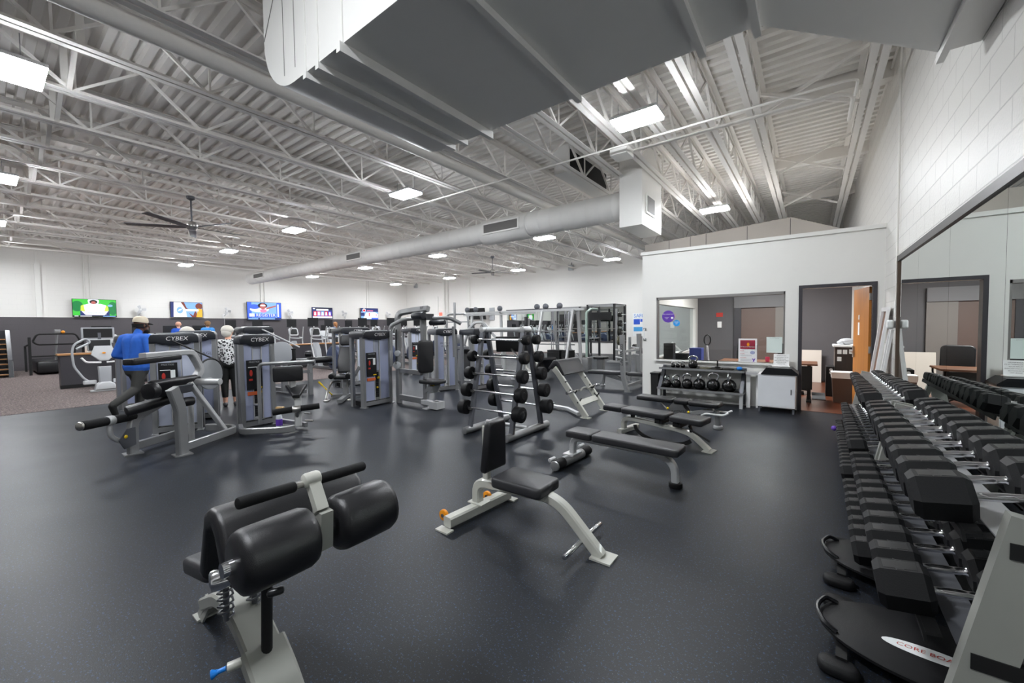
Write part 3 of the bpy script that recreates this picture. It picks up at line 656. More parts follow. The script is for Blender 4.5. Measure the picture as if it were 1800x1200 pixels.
b = MB(); b.cyl((RX0, 4.62, .1), (RX1, 4.62, .1), .026); b.build('cross_bar', M['silver_light'], t, True)
def barbell(r, w):
    t = thing('barbell', '', 'barbell')
    b = MB(); b.cyl((-.50, 0, 0), (.50, 0, 0), .0145, seg=12); b.cyl((-.37, 0, 0), (-.12, 0, 0), .0158, seg=12); b.cyl((.12, 0, 0), (.37, 0, 0), .0158, seg=12); b.build('bar', M['chrome'], t)
    for s in (-1, 1):
        b = MB(); b.rcyl((s*.43, 0, 0), (s*(.43+w), 0, 0), r, .008, 22); h = b.build('weight_head', M['rubber'], t)
        b = MB(); b.lathe([(0, .002), (r*.45, .003), (r*.5, -.001), (r*.5, -.004)], (s*(.43+w), 0, 0), (s, 0, 0), 20); b.cyl((s*.418, 0, 0), (s*.43, 0, 0), .022, seg=12); b.build('collar', M['plastic'], h)
    return t
ordn = ['top', 'second highest', 'middle', 'second lowest', 'lowest']
for side, ys_ in (('facing the camera', (4.24, 4.56, -.045)), ('on the far side', (4.98, 4.66, .045))):
    for k in range(5):
        o = barbell((.07, .082, .092, .100, .106)[k], (.075, .085, .095, .105, .12)[k])
        zk = 1.35-.245*k; o.location = (-3.58, ys_[0]+(ys_[1]-ys_[0])*(zk-.06)/1.43+ys_[2], zk-.003); o.rotation_euler = (0, 0, 0)
        o['label'] = 'fixed black-headed barbell, %s one %s of the rack' % (ordn[k], side); o['group'] = 'fixed barbells on the rack'

# --- bench press station, half hidden by the office corner
t = thing('bench_press', 'bench press station with two tall grey uprights beside the office corner', 'weight bench', (-3.6, 9.42, 0))
for y in (8.87, 9.98):
    b = MB(); b.tube(fillet([(-3.48, y, 1.31), (-3.46, y, .40), (-3.36, y, .012)], .1), 1, sq=(.10, .10), side=(0, 1, 0)); b.box(-3.42, -3.26, y-.06, y+.06, 0, .014); u = b.build('upright', M['silver'], t, True)
    b = MB()
    for z in (.78, .95): b.cyl((-3.46, y-.04, z), (-3.62, y-.04, z+.02), .022)
    b.build('rack_peg', M['silver_light'], u, True)
text(t, 'upright_lettering', 'LifeFITNESS', .10, (-3.47, 8.815, .85), (0, 0, 1), (-1, 0, 0), M['dark'], True, shear=.2)
b = MB(); b.bar((-3.47, 8.87, .92), (-3.47, 9.98, .92), .05, .05); b.bar((-3.40, 8.87, .13), (-3.40, 9.98, .13), .06, .06); b.bar((-3.40, 9.42, .13), (-4.15, 9.42, .30), .06, .06); b.bar((-3.9, 9.42, .32), (-3.45, 9.42, .12), .03, .03); b.build('frame', M['silver'], t, True, smooth=0)
b = MB(); b.tube([(-4.15, 9.42, .32), (-4.2, 9.42, .05)], .035, 12); b.rcyl((-4.2, 9.42, 0), (-4.2, 9.42, .05), .06, .01); b.build('front_leg', M['silver'], t, True)
for x0, x1 in ((-4.55, -3.55), (-3.53, -3.02)): b = MB(); b.rpad(x0, x1, 9.27, 9.57, .32, .40, .02, .03); b.build('bench_pad', M['vinyl_grey'], t, True)
t = thing('incline_bench', 'second weight bench behind the bench press, its pad tilted up', 'weight bench', (-3.9, 11.2, 0))
b = MB(); b.pad(rrect(-.4, .35, -.14, .14, .03), (-3.75, 11.2, .72), (.80, 0, -.55), (0, 1, 0), (.55, 0, .80), .07, .02); b.build('back_pad', M['vinyl'], t, True)
b = MB(); b.rpad(-3.4, -3.0, 11.05, 11.35, .38, .45, .02); b.build('seat_pad', M['vinyl'], t, True)
b = MB(); b.bar((-4.2, 11.2, .05), (-3.0, 11.2, .05), .07, .07); b.bar((-4.0, 11.2, .05), (-3.95, 11.2, .85), .06, .06); b.bar((-3.2, 11.2, .05), (-3.2, 11.2, .38), .06, .06); b.bar((-4.0, 10.7, .9), (-4.0, 11.7, .9), .04, .04); b.bar((-4.0, 10.75, 1.2), (-4.0, 10.75, 0), .06, .06); b.bar((-4.0, 11.65, 1.2), (-4.0, 11.65, 0), .06, .06); b.build('frame', M['silver'], t, True, smooth=0)

# --- kettlebell shelf
t = thing('kettlebell_shelf', 'two-tier grey shelf against the office wall holding kettlebells', 'shelf', (-1.7, 8.33, 0))
for z, x0, x1 in ((.285, -2.475, -.96), (.672, -2.475, -.96)):
    yo = .13*(z > .5); b = MB(); b.box(x0, x1, 8.16+yo, 8.46+yo, z-.03, z-.012); b.box(x0, x1, 8.145+yo, 8.16+yo, z-.035, z+.004); b.box(x0, x1, 8.46+yo, 8.467+yo, z-.035, z+.03); s_ = b.build('shelf_board', M['silver'], t, True, smooth=0)
    b = MB(); b.box(x0+.02, x1-.02, 8.165+yo, 8.455+yo, z-.012, z-.006); b.build('shelf_mat', M['dark'], s_, True, smooth=0)
for x in (-2.445, -1.0):
    b = MB(); b.bar((x, 8.565, .02), (x, 8.565, .70), .05, .03, (1, 0, 0)); b.bar((x, 8.20, .27), (x, 8.54, .66), .06, .02, (1, 0, 0)); b.build('side_post', M['steel'], t, True, smooth=0)
    b = MB(); b.bar((x, 8.20, 0), (x, 8.20, .255), .055, .055); b.build('leg', M['silver_light'], t, True, smooth=0)
def kettle(x, y, z, r, rot, label, hs=1.0, hm=None):
    t = thing('kettlebell', label, 'kettlebell', (x, y, z), rot, 'kettlebells on the two-tier shelf')
    b = MB(); b.lathe([(.0, 0), (r*.55, 0), (r*.62, .005), (r*.93, r*.45), (r, r*.85), (r*.9, r*1.3), (r*.6, r*1.68), (r*.28, r*1.85), (0, r*1.87)], seg=26); b.build('bell', M['plastic_gloss'], t)
    b = MB(); h = r*1.75; w = r*.72*hs; pts = [(-w*.55, 0, r*1.45), (-w*.95, 0, h+r*.45), (-w*.8, 0, h+r*.8), (-w*.3, 0, h+r*1.0), (w*.3, 0, h+r*1.0), (w*.8, 0, h+r*.8), (w*.95, 0, h+r*.45), (w*.55, 0, r*1.45)]
    b.tube(fillet(pts, r*.4, 3), .018 if r > .07 else .014, 12); b.build('handle', M['chrome'], t)
M['plastic_gloss'] = pm('black_gloss_enamel', (12, 12, 13), .14, 0, .6)
for (x, r, ro, lab) in ((-2.32, .083, 1.2, 'smallest, at the far left end of the lower shelf'), (-2.145, .092, .9, 'second from the left on the lower shelf'), (-1.94, .102, .15, 'third from the left on the lower shelf'), (-1.72, .112, 1.45, 'handle edge-on, fourth on the lower shelf'), (-1.475, .118, .1, 'wide handle facing out, fifth on the lower shelf'), (-1.21, .123, 1.5, 'largest, at the right end of the lower shelf')):
    kettle(x, 8.305, .2805, r, ro, 'glossy black kettlebell, '+lab, 1.05)
for (x, r, ro, lab) in ((-2.235, .042, 1.1, 'leftmost of the three tiny ones on the upper shelf'), (-2.145, .043, 1.2, 'middle of the three tiny ones on the upper shelf'), (-2.05, .046, 1.0, 'rightmost of the three tiny ones on the upper shelf'), (-1.86, .088, .05, 'the big one with wide handle on the upper shelf')):
    kettle(x, 8.42, .6675, r, ro, 'black kettlebell with chrome handle, '+lab, 1.05 if r < .08 else 1.3)
for (x, r, col, lab) in ((-1.64, .11, 'olive_plate', 'khaki weight plate lying on the upper kettlebell shelf'), (-1.43, .10, 'plate', 'dark weight plate lying on the upper kettlebell shelf'), (-1.24, .09, 'plate', 'smaller weight plate near the right end of the upper shelf')):
    b = MB(); b.lathe([(.018, 0), (r*.96, 0), (r, .006), (r, .024), (r*.9, .03), (r*.8, .022), (r*.4, .022), (r*.35, .03), (.018, .03), (.018, 0)], (x, 8.44, .6675), seg=28, caps=False); tag(b.build('weight_plate', M[col]), lab, 'weight plate')
t = thing('plate_post', 'short black loading pin standing on the dark plate on the shelf', 'loading pin', (-1.43, 8.44, .695)); MB().lathe([(.05, .005), (.05, .02), (.016, .03), (.012, .12), (.02, .14), (0, .145)], (-1.43, 8.44, .6985)).build('pin', M['dark'], t, True)
b = MB(); b.ell((-1.06, 8.42, .7045), (.05, .045, .036)); tag(b.build('foam_ball', M['blue']), 'small blue ball on the right end of the upper shelf', 'ball')
t = thing('step_shelf', 'low white bench ledge standing between the shelf and the white cabinet', 'shelf', (-.9, 8.4, 0))
MB().box(-.945, -.76, 8.28, 8.52, .62, .66).build('ledge_top', M['silver_light'], t, True, smooth=0); MB().box(-.945, -.885, 8.40, 8.46, 0, .62).build('leg', M['white'], t, True, smooth=0); MB().box(-.80, -.77, 8.47, 8.52, 0, .62).build('leg', M['white'], t, True, smooth=0)
t = thing('white_cabinet', 'white cabinet with sloped black top between shelf and office door', 'cabinet', (-.47, 8.3, 0))
b = MB(); b.box(-.74, -.205, 8.12, 8.55, .10, .66); b.build('body', M['white'], t, True, smooth=0)
b = MB(); b.box(-.735, -.215, 8.115, 8.12, .12, .65); dr = b.build('door', pm('scuffed_white', (222, 224, 228), .4, var=.04), t, True, smooth=0); MB().box(-.27, -.255, 8.108, 8.115, .33, .42).build('latch', M['steel'], dr, True, smooth=0)
b = MB(); b.prism([(-.70, .66), (-.17, .66), (-.17, .69), (-.26, .77), (-.62, .775)], (0, 8.10, 0), (1, 0, 0), (0, 0, 1), (0, .45, 0)); b.build('top', M['plastic'], t, True, smooth=0)
b = MB()
for x in (-.72, -.23): b.box(x-.015, x+.015, 8.14, 8.17, 0, .10); b.box(x-.015, x+.015, 8.5, 8.53, 0, .10)
b.build('leg', M['steel'], t, True, smooth=0)
t = thing('sign_holder', 'white rules sign in a slanted clear holder on the cabinet, seen in the mirror', 'sign', (-.42, 8.33, .775))
b = MB(); b.obox((-.42, 8.45, .885), (.115, 0, 0), (0, .004, .0), (0, .03, .105)); b.obox((-.42, 8.40, .782), (.13, 0, 0), (0, .06, 0), (0, 0, .006)); b.build('sign_card', M['white'], t, True, smooth=0)
for k, s in enumerate(('PLEASE RETURN', 'ALL EQUIPMENT TO ITS', 'PROPER PLACE', 'WIPE DOWN MACHINES', 'AFTER EACH USE', 'THANK YOU')): text(t, 'sign_lettering', s, .019, (-.42, 8.444+.28*(.075-.028*k), .960-.028*k), (1, 0, 0), (0, .24, .97), M['dark'], True)
t = thing('recycling_bin', 'slim black bin in the gap between office wall and kettlebell shelf', 'bin', (-2.47, 8.45, 0)); MB().prism([(-2.64, 0), (-2.51, 0), (-2.50, .52), (-2.65, .52)], (0, 8.30, 0), (1, 0, 0), (0, 0, 1), (0, .25, 0)).build('bin_body', M['dark'], t, True, smooth=0); MB().box(-2.66, -2.49, 8.29, 8.56, .52, .55).build('rim', M['plastic'], t, True, smooth=0)
t = thing('grab_bar', 'small white grab handle on the office wall at its outer corner', 'handle', (-2.86, OY, 1.35)); b = MB(); b.tube(fillet([(-2.87, OY, 1.44), (-2.87, OY-.05, 1.44), (-2.86, OY-.05, 1.22), (-2.86, OY, 1.22)], .02), .010, 8); b.build('grip', M['white'], t, True)
for z in (1.44, 1.22): MB().box(-2.90, -2.835, OY-.012, OY, z-.025, z+.025).build('mount', M['silver'], t, True, smooth=0)
# stickers and notices on the office glass
def disc(r, n=32): return [(r*cos(2*pi*i/n), r*sin(2*pi*i/n)) for i in range(n)]
t = thing('window_sticker', 'round purple sticker on the left of the office window', 'sticker', (-2.40, OY+.06, 1.70)); MB().prism(disc(.125), (-2.40, OY+.060, 1.70), (1, 0, 0), (0, 0, 1), (0, -.003, 0)).build('disc', M['purple'], t, True, smooth=0)
text(t, 'lettering', 'We missed you!', .034, (-2.40, OY+.056, 1.75), (1, 0, 0), (0, 0, 1), M['white'], True); MB().box(-2.345, -2.30, OY+.054, OY+.057, 1.65, 1.69).build('emblem', M['white'], t, True, smooth=0)
text(t, 'lettering', 'welcome\nback', .024, (-2.43, OY+.056, 1.67), (1, 0, 0), (0, 0, 1), M['white'], True)
t = thing('window_sticker', 'small round blue sticker below the purple one on the glass', 'sticker', (-2.235, OY+.06, 1.56)); MB().prism(disc(.066), (-2.235, OY+.060, 1.56), (1, 0, 0), (0, 0, 1), (0, -.003, 0)).build('disc', pm('sky_blue', (40, 150, 226), .5), t, True, smooth=0)
text(t, 'lettering', 'MASK\nUP', .034, (-2.235, OY+.056, 1.565), (1, 0, 0), (0, 0, 1), M['white'], True)
t = thing('poster', 'white framed poster with red picture standing in the office window', 'poster', (-.955, OY+.04, .81))
b = MB(); b.box(-1.105, -.805, OY+.02, OY+.035, .815, 1.255); b.build('board', M['white'], t, True, smooth=0)
b = MB(); b.box(-1.075, -.835, OY+.014, OY+.0195, 1.06, 1.225); b.build('picture', pm('crimson_print', (150, 34, 58), .6, var=.5, vscale=14), t, True, smooth=0)
b = MB(); b.ell((-.945, OY+.0145, 1.145), (.022, .002, .035)); b.build('figure_shape', M['orange'], t, True)
text(t, 'headline', 'FITNESS IN MOTION', .027, (-.955, OY+.011, 1.10), (1, 0, 0), (0, 0, 1), M['white'], True)
for z, s in ((1.025, 'SCAN'), (.97, 'SHARE'), (.895, 'SUCCEED')): text(t, 'heading', s, .024, (-1.075, OY+.018, z), (1, 0, 0), (0, 0, 1), M['red'], True, align='LEFT')
b = MB()
for z in (1.0, .945, .93, .87, .855, .84): b.box(-1.075, -.885 if z < .95 else -.95, OY+.0175, OY+.0195, z-.002, z+.002)
b.build('text_line', M['grey_plastic'], t, True, smooth=0)
MB().prism([(x*1.2, y) for x, y in disc(.032)], (-.875, OY+.0195, .995), (1, 0, 0), (0, 0, 1), (0, -.003, 0)).build('badge', pm('grey_blue_print', (160, 165, 200), .6), t, True, smooth=0)
b = MB(); b.prism([(-.03, .03), (-.012, .03), (0, .008), (.014, .03), (.03, .03), (.008, -.008), (.003, -.03), (-.014, -.03), (-.008, -.004)], (-.855, OY+.0195, .855), (1, 0, 0), (0, 0, 1), (0, -.003, 0)); b.build('emblem', M['purple'], t, True, smooth=0)
t = thing('notice_sheet', 'pale sheet of paper taped to the right part of the office glass', 'notice', (-.535, OY+.075, 1.0)); MB().box(-.66, -.42, OY+.056, OY+.0605, 1.0, 1.285).build('sheet', pm('mint_paper', (222, 234, 230), .8), t, True, smooth=0)
text(t, 'lettering', 'Personal Training', .02, (-.54, OY+.0552, 1.265), (1, 0, 0), (0, 0, 1), M['grey_plastic'], True)
t = thing('safety_poster', 'tall white and blue safety poster on the far wall beside the office corner', 'poster', (-7.05, YB, 1.1)); MB().box(-7.32, -6.7, YB-.012, YB-.001, .95, 2.12).build('sheet', M['paper'], t, True, smooth=0)
text(t, 'headline', 'SAFE', .25, (-7.0, YB-.016, 1.98), (1, 0, 0), (0, 0, 1), M['blue'], True)
b = MB(); b.box(-7.27, -6.95, YB-.016, YB-.013, 1.55, 1.82); b.box(-6.93, -6.72, YB-.016, YB-.013, 1.68, 1.82); b.build('panel', pm('royal_blue', (34, 84, 200), .6), t, True, smooth=0)
b = MB(); b.box(-7.27, -6.72, YB-.016, YB-.013, 1.2, 1.42); b.build('band', pm('sky_print', (70, 160, 220), .6), t, True, smooth=0)
# ================================================================ dumbbell racks along the mirror
TIER = {'top': (.56, .875), 'middle': (.47, .46), 'bottom': (.415, .225)}
def tierx(z): return .40+.185*z/.875
def rack(y0, y1, label):
    t = thing('dumbbell_rack', label, 'dumbbell rack', (.5, (y0+y1)/2, 0), 0, 'three-tier dumbbell racks')
    for y in (y0, y1):
        b = MB(); b.bar((.435, y, .02), (.60, y, .88), .125, .055, (1, 0, 0)); b.bar((.60, y, .86), (.84, y, .02), .06, .05, (0, 1, 0)); b.box(.33, .88, y-.04, y+.04, 0, .04); e = b.build('end_frame', M['putty_dim'], t, True, smooth=0)
        for nm, (x, z) in TIER.items():
            xx = .435+.165*(z-.08)/.86; b = MB(); b.box(xx-.05, xx+.07, y-.032, y+.032, z-.13, z-.075); b.build('rail_bracket', M['dark'], e, True, smooth=0)
    for nm, (x, z) in TIER.items():
        ya = 2.86 if nm == 'bottom' and y0 < 3 else y0
        b = MB(); u = V((.98, 0, .17)); n_ = V((-.17, 0, .98)); o = V((x, 0, z))
        for s in (-.105, .105):
            c = o+u*s-n_*.068; c.y = (ya+y1)/2; b.obox(c, u*.022, (0, (y1-ya)/2-.03, 0), n_*.006)
            c = o+u*(s*1.25)-n_*.085; c.y = (ya+y1)/2; b.obox(c, u*.005, (0, (y1-ya)/2-.03, 0), n_*.02)
        s_ = b.build('tier_rail', M['dark'], t, True, smooth=0)
        b = MB(); c = o-n_*.085; c.y = (ya+y1)/2; b.obox(c, u*.05, (0, (y1-ya)/2-.03, 0), n_*.004); b.build('tier_plate', M['silver_light'] if nm == 'top' else M['steel'], s_, True, smooth=0)
rack(2.06, 4.36, 'long dumbbell rack nearer the camera, stone-grey end frame in the lower right corner')
rack(4.50, 7.02, 'second dumbbell rack of the row, ending before the office door')
_ON = 'first second third fourth fifth sixth seventh eighth ninth tenth eleventh twelfth thirteenth fourteenth fifteenth sixteenth seventeenth eighteenth nineteenth'.split()
_TE = {2: ('twenty', 'twentieth'), 3: ('thirty', 'thirtieth'), 4: ('forty', 'fortieth')}
NUM = [_ON[n-1] if n < 20 else (_TE[n//10][1] if n % 10 == 0 else _TE[n//10][0]+'-'+_ON[n % 10-1]) for n in range(1, 50)]
protos = {}
def dumbbell(r, hl):
    """hex dumbbell along X: r across corners /2, hl head length"""
    t = thing('dumbbell', '', 'dumbbell')
    b = MB(); b.tube([(-.07, 0, 0), (-.062, 0, 0), (-.03, 0, 0), (0, 0, 0), (.03, 0, 0), (.062, 0, 0), (.07, 0, 0)], [.019, .0145, .0155, .017, .0155, .0145, .019], 14); b.build('handle', M['chrome'], t)
    for s in (-1, 1):
        b = MB(); e = min(.022, hl*.2); hexa = lambda q: [V((0, q*cos(pi/3*k), q*sin(pi/3*k))) for k in range(6)]
        prof = [(r*.80, .068), (r, .068+e), (r, .068+hl-e), (r*.80, .068+hl)]
        vs = [p+V((s*h, 0, 0)) for q, h in prof for p in hexa(q)]
        fs = [(i*6+j, i*6+(j+1) % 6, (i+1)*6+(j+1) % 6, (i+1)*6+j) for i in range(3) for j in range(6)]+[tuple(range(6))[::-1], tuple(range(18, 24))]
        b.add(vs, fs); h = b.build('hex_head', M['rubber'], t, smooth=0)
        b = MB(); w = hl*.30; zt = r*.866
        if r > .058:
            b.box(s*(.068+hl/2)-w, s*(.068+hl/2)+w, -r*.36, r*.36, zt, zt+.0012); b.build('name_panel', M['plastic'], h, smooth=0)
        if r > .068:
            text(h, 'embossed_lettering', 'TROY', hl*.22, (s*(.068+hl/2), 0, zt+.0014), (0, 1, 0), (-1, 0, 0), M['vinyl_grey'], depth=.0006)
    return t
def place(tier, ys, big0, big1, rackname, n0):
    x, z = TIER[tier]
    for i, y in enumerate(ys):
        f = i/max(1, len(ys)-1); r = round((big0+(big1-big0)*f)/.004)*.004; hl = .07+(r-.045)*2.0
        lab = 'black hex dumbbell, %s from the near end of the %s tier, chrome handle' % (NUM[n0+i], tier)
        h_ = r*.866-.068+.0085; xd, nz = x-.17*h_, z+.98*h_
        if r not in protos:
            protos[r] = dumbbell(r, hl); o = protos[r]
            o.location = (xd, y, nz); o['label'] = lab
        else: o = dup(protos[r], (xd, y, nz), 0, lab)
        o.rotation_euler = (0, -.1718, 0)
        o['group'] = 'dumbbells on the %s tier' % tier
def ysp(y0, y1, w0, w1):
    out = []; y = y0
    while y < y1: out.append(y); y += w0+(w1-w0)*(y-y0)/(y1-y0)
    return out
for tier, a, bb, n1, n2 in (('top', 2.20, 4.30, (.098, .082), (.082, .050)), ('middle', 2.24, 4.28, (.094, .080), (.076, .048)), ('bottom', 3.05, 4.28, (.080, .070), (.070, .046))):
    y1_ = ysp(a, bb, n1[0]*2+.012, n1[1]*2+.012); place(tier, y1_, n1[0], n1[1], 0, 0)
    y2_ = ysp(4.62, 6.95, n2[0]*2+.01, n2[1]*2+.012); place(tier, y2_, n2[0], n2[1], 1, len(y1_))

# rocking core boards on the floor under the near rack
def core_board(x, y, rz, label):
    t = thing('core_board', label, 'balance board', (x, y, 0), rz, 'core boards under the dumbbell rack')
    b = MB(); b.lathe([(0, .070), (.96, .072), (1, .080), (1, .092), (.97, .097), (0, .097)], seg=40); b.v = [V((p.x*.36, p.y*.255, p.z)) for p in b.v]; b.build('platform', M['rubber'], t)
    for s in (-1, 1):
        b = MB(); pts = [(s*.36*.80, -.255*.5, .097), (s*.36*.93, -.255*.45, .118), (s*.375, 0, .118), (s*.36*.93, .255*.45, .118), (s*.36*.80, .255*.5, .097)]; b.tube(fillet(pts, .06, 5), .011, 8); b.build('edge_handle', M['plastic'], t)
    b = MB(); b.lathe([(0, .02), (.16, .03), (.12, .05), (.10, .07)], seg=24); b.build('swivel_base', M['dark'], t)
    for sx in (-1, 1):
        b = MB(); b.bar((sx*.27, -.24, .045), (sx*.27, .24, .045), .04, .03); b.bar((sx*.27, 0, .05), (0, 0, .05), .05, .03); b.build('base_arm', M['dark'], t, smooth=0)
        for sy in (-1, 1): b = MB(); b.pad(rrect(-.075, .075, -.05, .05, .045), (sx*.28, sy*.265, 0), (1, 0, 0), (0, 1, 0), (0, 0, 1), .05, .02); b.build('rubber_foot', M['rubber'], t)
    b = MB(); b.prism([(.16*cos(a)-.0, .042*sin(a)) for a in [2*pi*i/28 for i in range(28)]], (.03, -.04, .0973), (1, 0, 0), (0, 1, 0), (0, 0, .0012)); d = b.build('oval_decal', M['paper'], t, smooth=0)
    text(d, 'decal_lettering', 'CORE BOARD', .036, (.03, -.04, .0987), (1, 0, 0), (0, 1, 0), M['red'], shear=.2)
core_board(.405, 2.46, -.05, 'black oval core board with white decal on the floor, nearest the camera')
core_board(.44, 3.22, -.05, 'black oval core board further along the floor, mostly under the rack')
b = MB(); b.ell((.27, 6.75, .10), .028, 14, 10); b.cyl((.28, 6.75, .10), (.40, 6.75, .15), .012)
t = thing('hand_weight', 'small purple dumbbell poking out of the bottom tier', 'dumbbell', (.3, 6.75, .1)); MB().ell((.255, 6.75, .14), .034, 14, 10).build('weight_head', M['purple'], t, True); MB().cyl((.26, 6.75, .14), (.37, 6.75, .16), .011).build('handle', M['purple'], t, True); MB().ell((.36, 6.75, .16), .02, 14, 10).build('weight_head', M['purple'], t, True)
# things leaning in the corner between office door and mirror
t = thing('picture_frame', 'tall white empty frame leaning in the corner beside the office door', 'frame', (.82, 8.15, 0))
b = MB()
for y in (7.75, 8.3): b.bar((.66, y, .01), (.87, y, 1.74), .035, .06, (1, 0, 0))
b.bar((.87, 7.74, 1.72), (.87, 8.31, 1.72), .035, .06); b.bar((.67, 7.74, .08), (.67, 8.31, .08), .035, .06); b.build('frame_moulding', M['white'], t, True, smooth=0)
MB().obox((.785, 8.03, .9), (.004, 0, 0), (0, .25, 0), (.1, 0, .82)).build('backing_board', M['desk'], t, True, smooth=0)
t = thing('white_board', 'white-edged board leaning against the end of the mirror', 'panel', (.8, 7.5, 0))
b = MB(); b.bar((.70, 7.70, .01), (.872, 7.44, 1.50), .04, .05, (1, 0, 0)); b.bar((.70, 7.50, .01), (.872, 7.40, 1.43), .03, .03, (1, 0, 0)); b.build('white_edge', M['white'], t, True, smooth=0)
t = thing('sanitizer_dispenser', 'white hand sanitizer dispenser fixed at the near end of the mirror', 'dispenser', (.86, 7.3, 1.5)); MB().pad(rrect(7.265, 7.36, 1.44, 1.56, .03), (.80, 0, 0), (0, 1, 0), (0, 0, 1), (1, 0, 0), .075, .02).build('dispenser_body', M['white'], t, True); MB().box(.875, XR, 7.28, 7.34, 1.45, 1.55).build('back_plate', M['grey_plastic'], t, True, smooth=0)

# ================================================================ office seen through door and glass
t = thing('office_door', 'oak office door standing wide open inwards', 'door', (.77, 8.75, 0))
b = MB(); b.bar((.762, 8.78, .01), (.60, 9.58, .01), .001, .001); b = MB(); d = V((-.13, .88, 0)).normalized(); nn = V((d.y, -d.x, 0)); o = V((.765, 8.74, 0))
b.obox(o+d*.45+V((0, 0, 1.065)), d*.45, nn*.022, (0, 0, 1.05)); b.build('door_leaf', M['oak'], t, True, smooth=0)
b = MB(); b.obox(o+d*.83+nn*-.03+V((0, 0, 1.0)), d*.03, nn*.012, (0, 0, .1)); b.obox(o+d*.83-nn*.06+V((0, 0, 1.0)), d*.06, nn*.012, (0, 0, .012)); b.build('lever_handle', M['chrome_dull'], t, True, smooth=0)
b = MB(); b.obox(o+d*.55-nn*.024+V((0, 0, 1.42)), d*.04, nn*.002, (0, 0, .11)); b.obox(o+d*.55-nn*.024+V((0, 0, 1.62)), d*.03, nn*.002, (0, 0, .04)); b.build('door_sticker', M['paper'], t, True, smooth=0)
for z in (1.95, 1.08, .25): b = MB(); b.box(.745, .775, 8.70, 8.755, z-.055, z+.055); b.build('hinge', M['chrome_dull'], t, True, smooth=0)
t = thing('desk', 'walnut-topped office desk on black legs behind the glass', 'desk', (-.6, 9.9, 0))
MB().box(-1.6, .10, 9.5, 10.25, .715, .745).build('desktop', M['desk'], t, True, smooth=0); MB().box(-1.5, .02, 9.56, 9.58, .25, .70).build('modesty_panel', M['dark'], t, True, smooth=0)
for x in (-1.45, -.03): MB().bar((x, 9.85, 0), (x, 9.85, .715), .08, .06).build('leg', M['dark'], t, True, smooth=0); MB().box(x-.04, x+.04, 9.52, 10.2, 0, .03).build('foot', M['dark'], t, True, smooth=0)
b = MB(); b.lathe([(.035, 0), (.042, .10), (.038, .10), (.033, .01), (0, .01)], (-.72, 9.72, .745)); tag(b.build('pen_cup', M['pink']), 'pink pen cup on the office desk', 'cup')
t = thing('toy_ball', 'small yellow and white ball beside the pink cup on the desk', 'ball', (-.98, 9.75, .745)); MB().ell((-1.02, 9.75, .79), .05).build('ball', M['yellow'], t, True); MB().ell((-.97, 9.72, .795), .038).build('white_part', M['white'], t, True)
def office_chair(x, y, rz, label):
    t = thing('office_chair', label, 'chair', (x, y, 0), rz)
    MB().rpad(-.24, .24, -.24, .24, .44, .51, .03, .06).build('seat', M['vinyl'], t); MB().pad(rrect(-.23, .23, 0, .5, .08), (0, .26, .58), (1, 0, 0), (0, .15, 1), (0, 1, -.15), .06, .025).build('backrest', M['vinyl'], t); MB().cyl((0, 0, .08), (0, 0, .44), .03).build('column', M['plastic'], t)
    b = MB()
    for k in range(5): a = 2*pi*k/5; b.bar((0, 0, .10), (.28*cos(a), .28*sin(a), .06), .05, .03)
    s = b.build('base', M['plastic'], t, smooth=0)
    for k in range(5): a = 2*pi*k/5; b = MB(); b.rcyl((.28*cos(a)-.02, .28*sin(a), .03), (.28*cos(a)+.02, .28*sin(a), .03), .03, .006); b.build('caster', M['dark'], s)
    for s_ in (-1, 1): b = MB(); b.tube(fillet([(s_*.25, .1, .46), (s_*.29, .1, .55), (s_*.29, .1, .68), (s_*.29, -.12, .69)], .05), .016, 8); b.build('armrest', M['plastic'], t)
office_chair(-.30, 10.75, .3, 'black office chair behind the desk by the door opening')
office_chair(-1.35, 10.85, -.3, 'black office chair behind the left half of the desk')
tag(MB().obox((-.12, 12.95, .415), (.33, 0, 0), (0, .012, .0), (0, .06, .41)).build('whiteboard', pm('cream_board', (214, 206, 196), .5), smooth=0), 'cream board leaning against the dark back wall of the office', 'board')
b = MB(); b.box(.02, .24, 9.95, 10.95, .004, .012); tag(b.build('door_mat', pm('grey_mat', (66, 68, 70), .9), smooth=0), 'grey mat on the reddish office floor', 'mat')
t = thing('side_cabinet', 'dark wooden cabinet with photos taped to it behind the office door', 'cabinet', (.55, 11, 0)); MB().box(.40, .90, 10.8, 11.4, 0, 1.02).build('body', M['dark_wood'], t, True, smooth=0); MB().box(.37, .90, 10.76, 11.42, 1.02, 1.06).build('top', M['paper'], t, True, smooth=0)
b = MB()
for x, z in ((.47, .92), (.56, .92), (.47, .77), (.66, .93)): b.box(x-.035, x+.035, 10.795, 10.799, z-.045, z+.045)
ph = b.build('photo_print', M['paper'], t, True, smooth=0)
t = thing('paper_heap', 'crumpled plastic bag lying on the dark cabinet', 'bag', (.6, 11, 1.06)); b = MB(); b.ell((.60, 11.05, 1.131), (.14, .12, .07)); b.ell((.50, 11.0, 1.11), (.07, .08, .045)); b.build('bag', M['grey_plastic'], t, True)
t = thing('computer_tower', 'black computer case with white stickers on the office floor', 'computer', (.33, 10.6, 0)); MB().box(.25, .385, 10.55, 11.0, .005, .62).build('case', M['dark'], t, True, smooth=0)
for z in (.56, .50): b = MB(); b.prism(disc(.03), (.33, 10.546, z), (1, 0, 0), (0, 0, 1), (0, -.002, 0)); b.build('sticker', M['paper'], t, True, smooth=0)
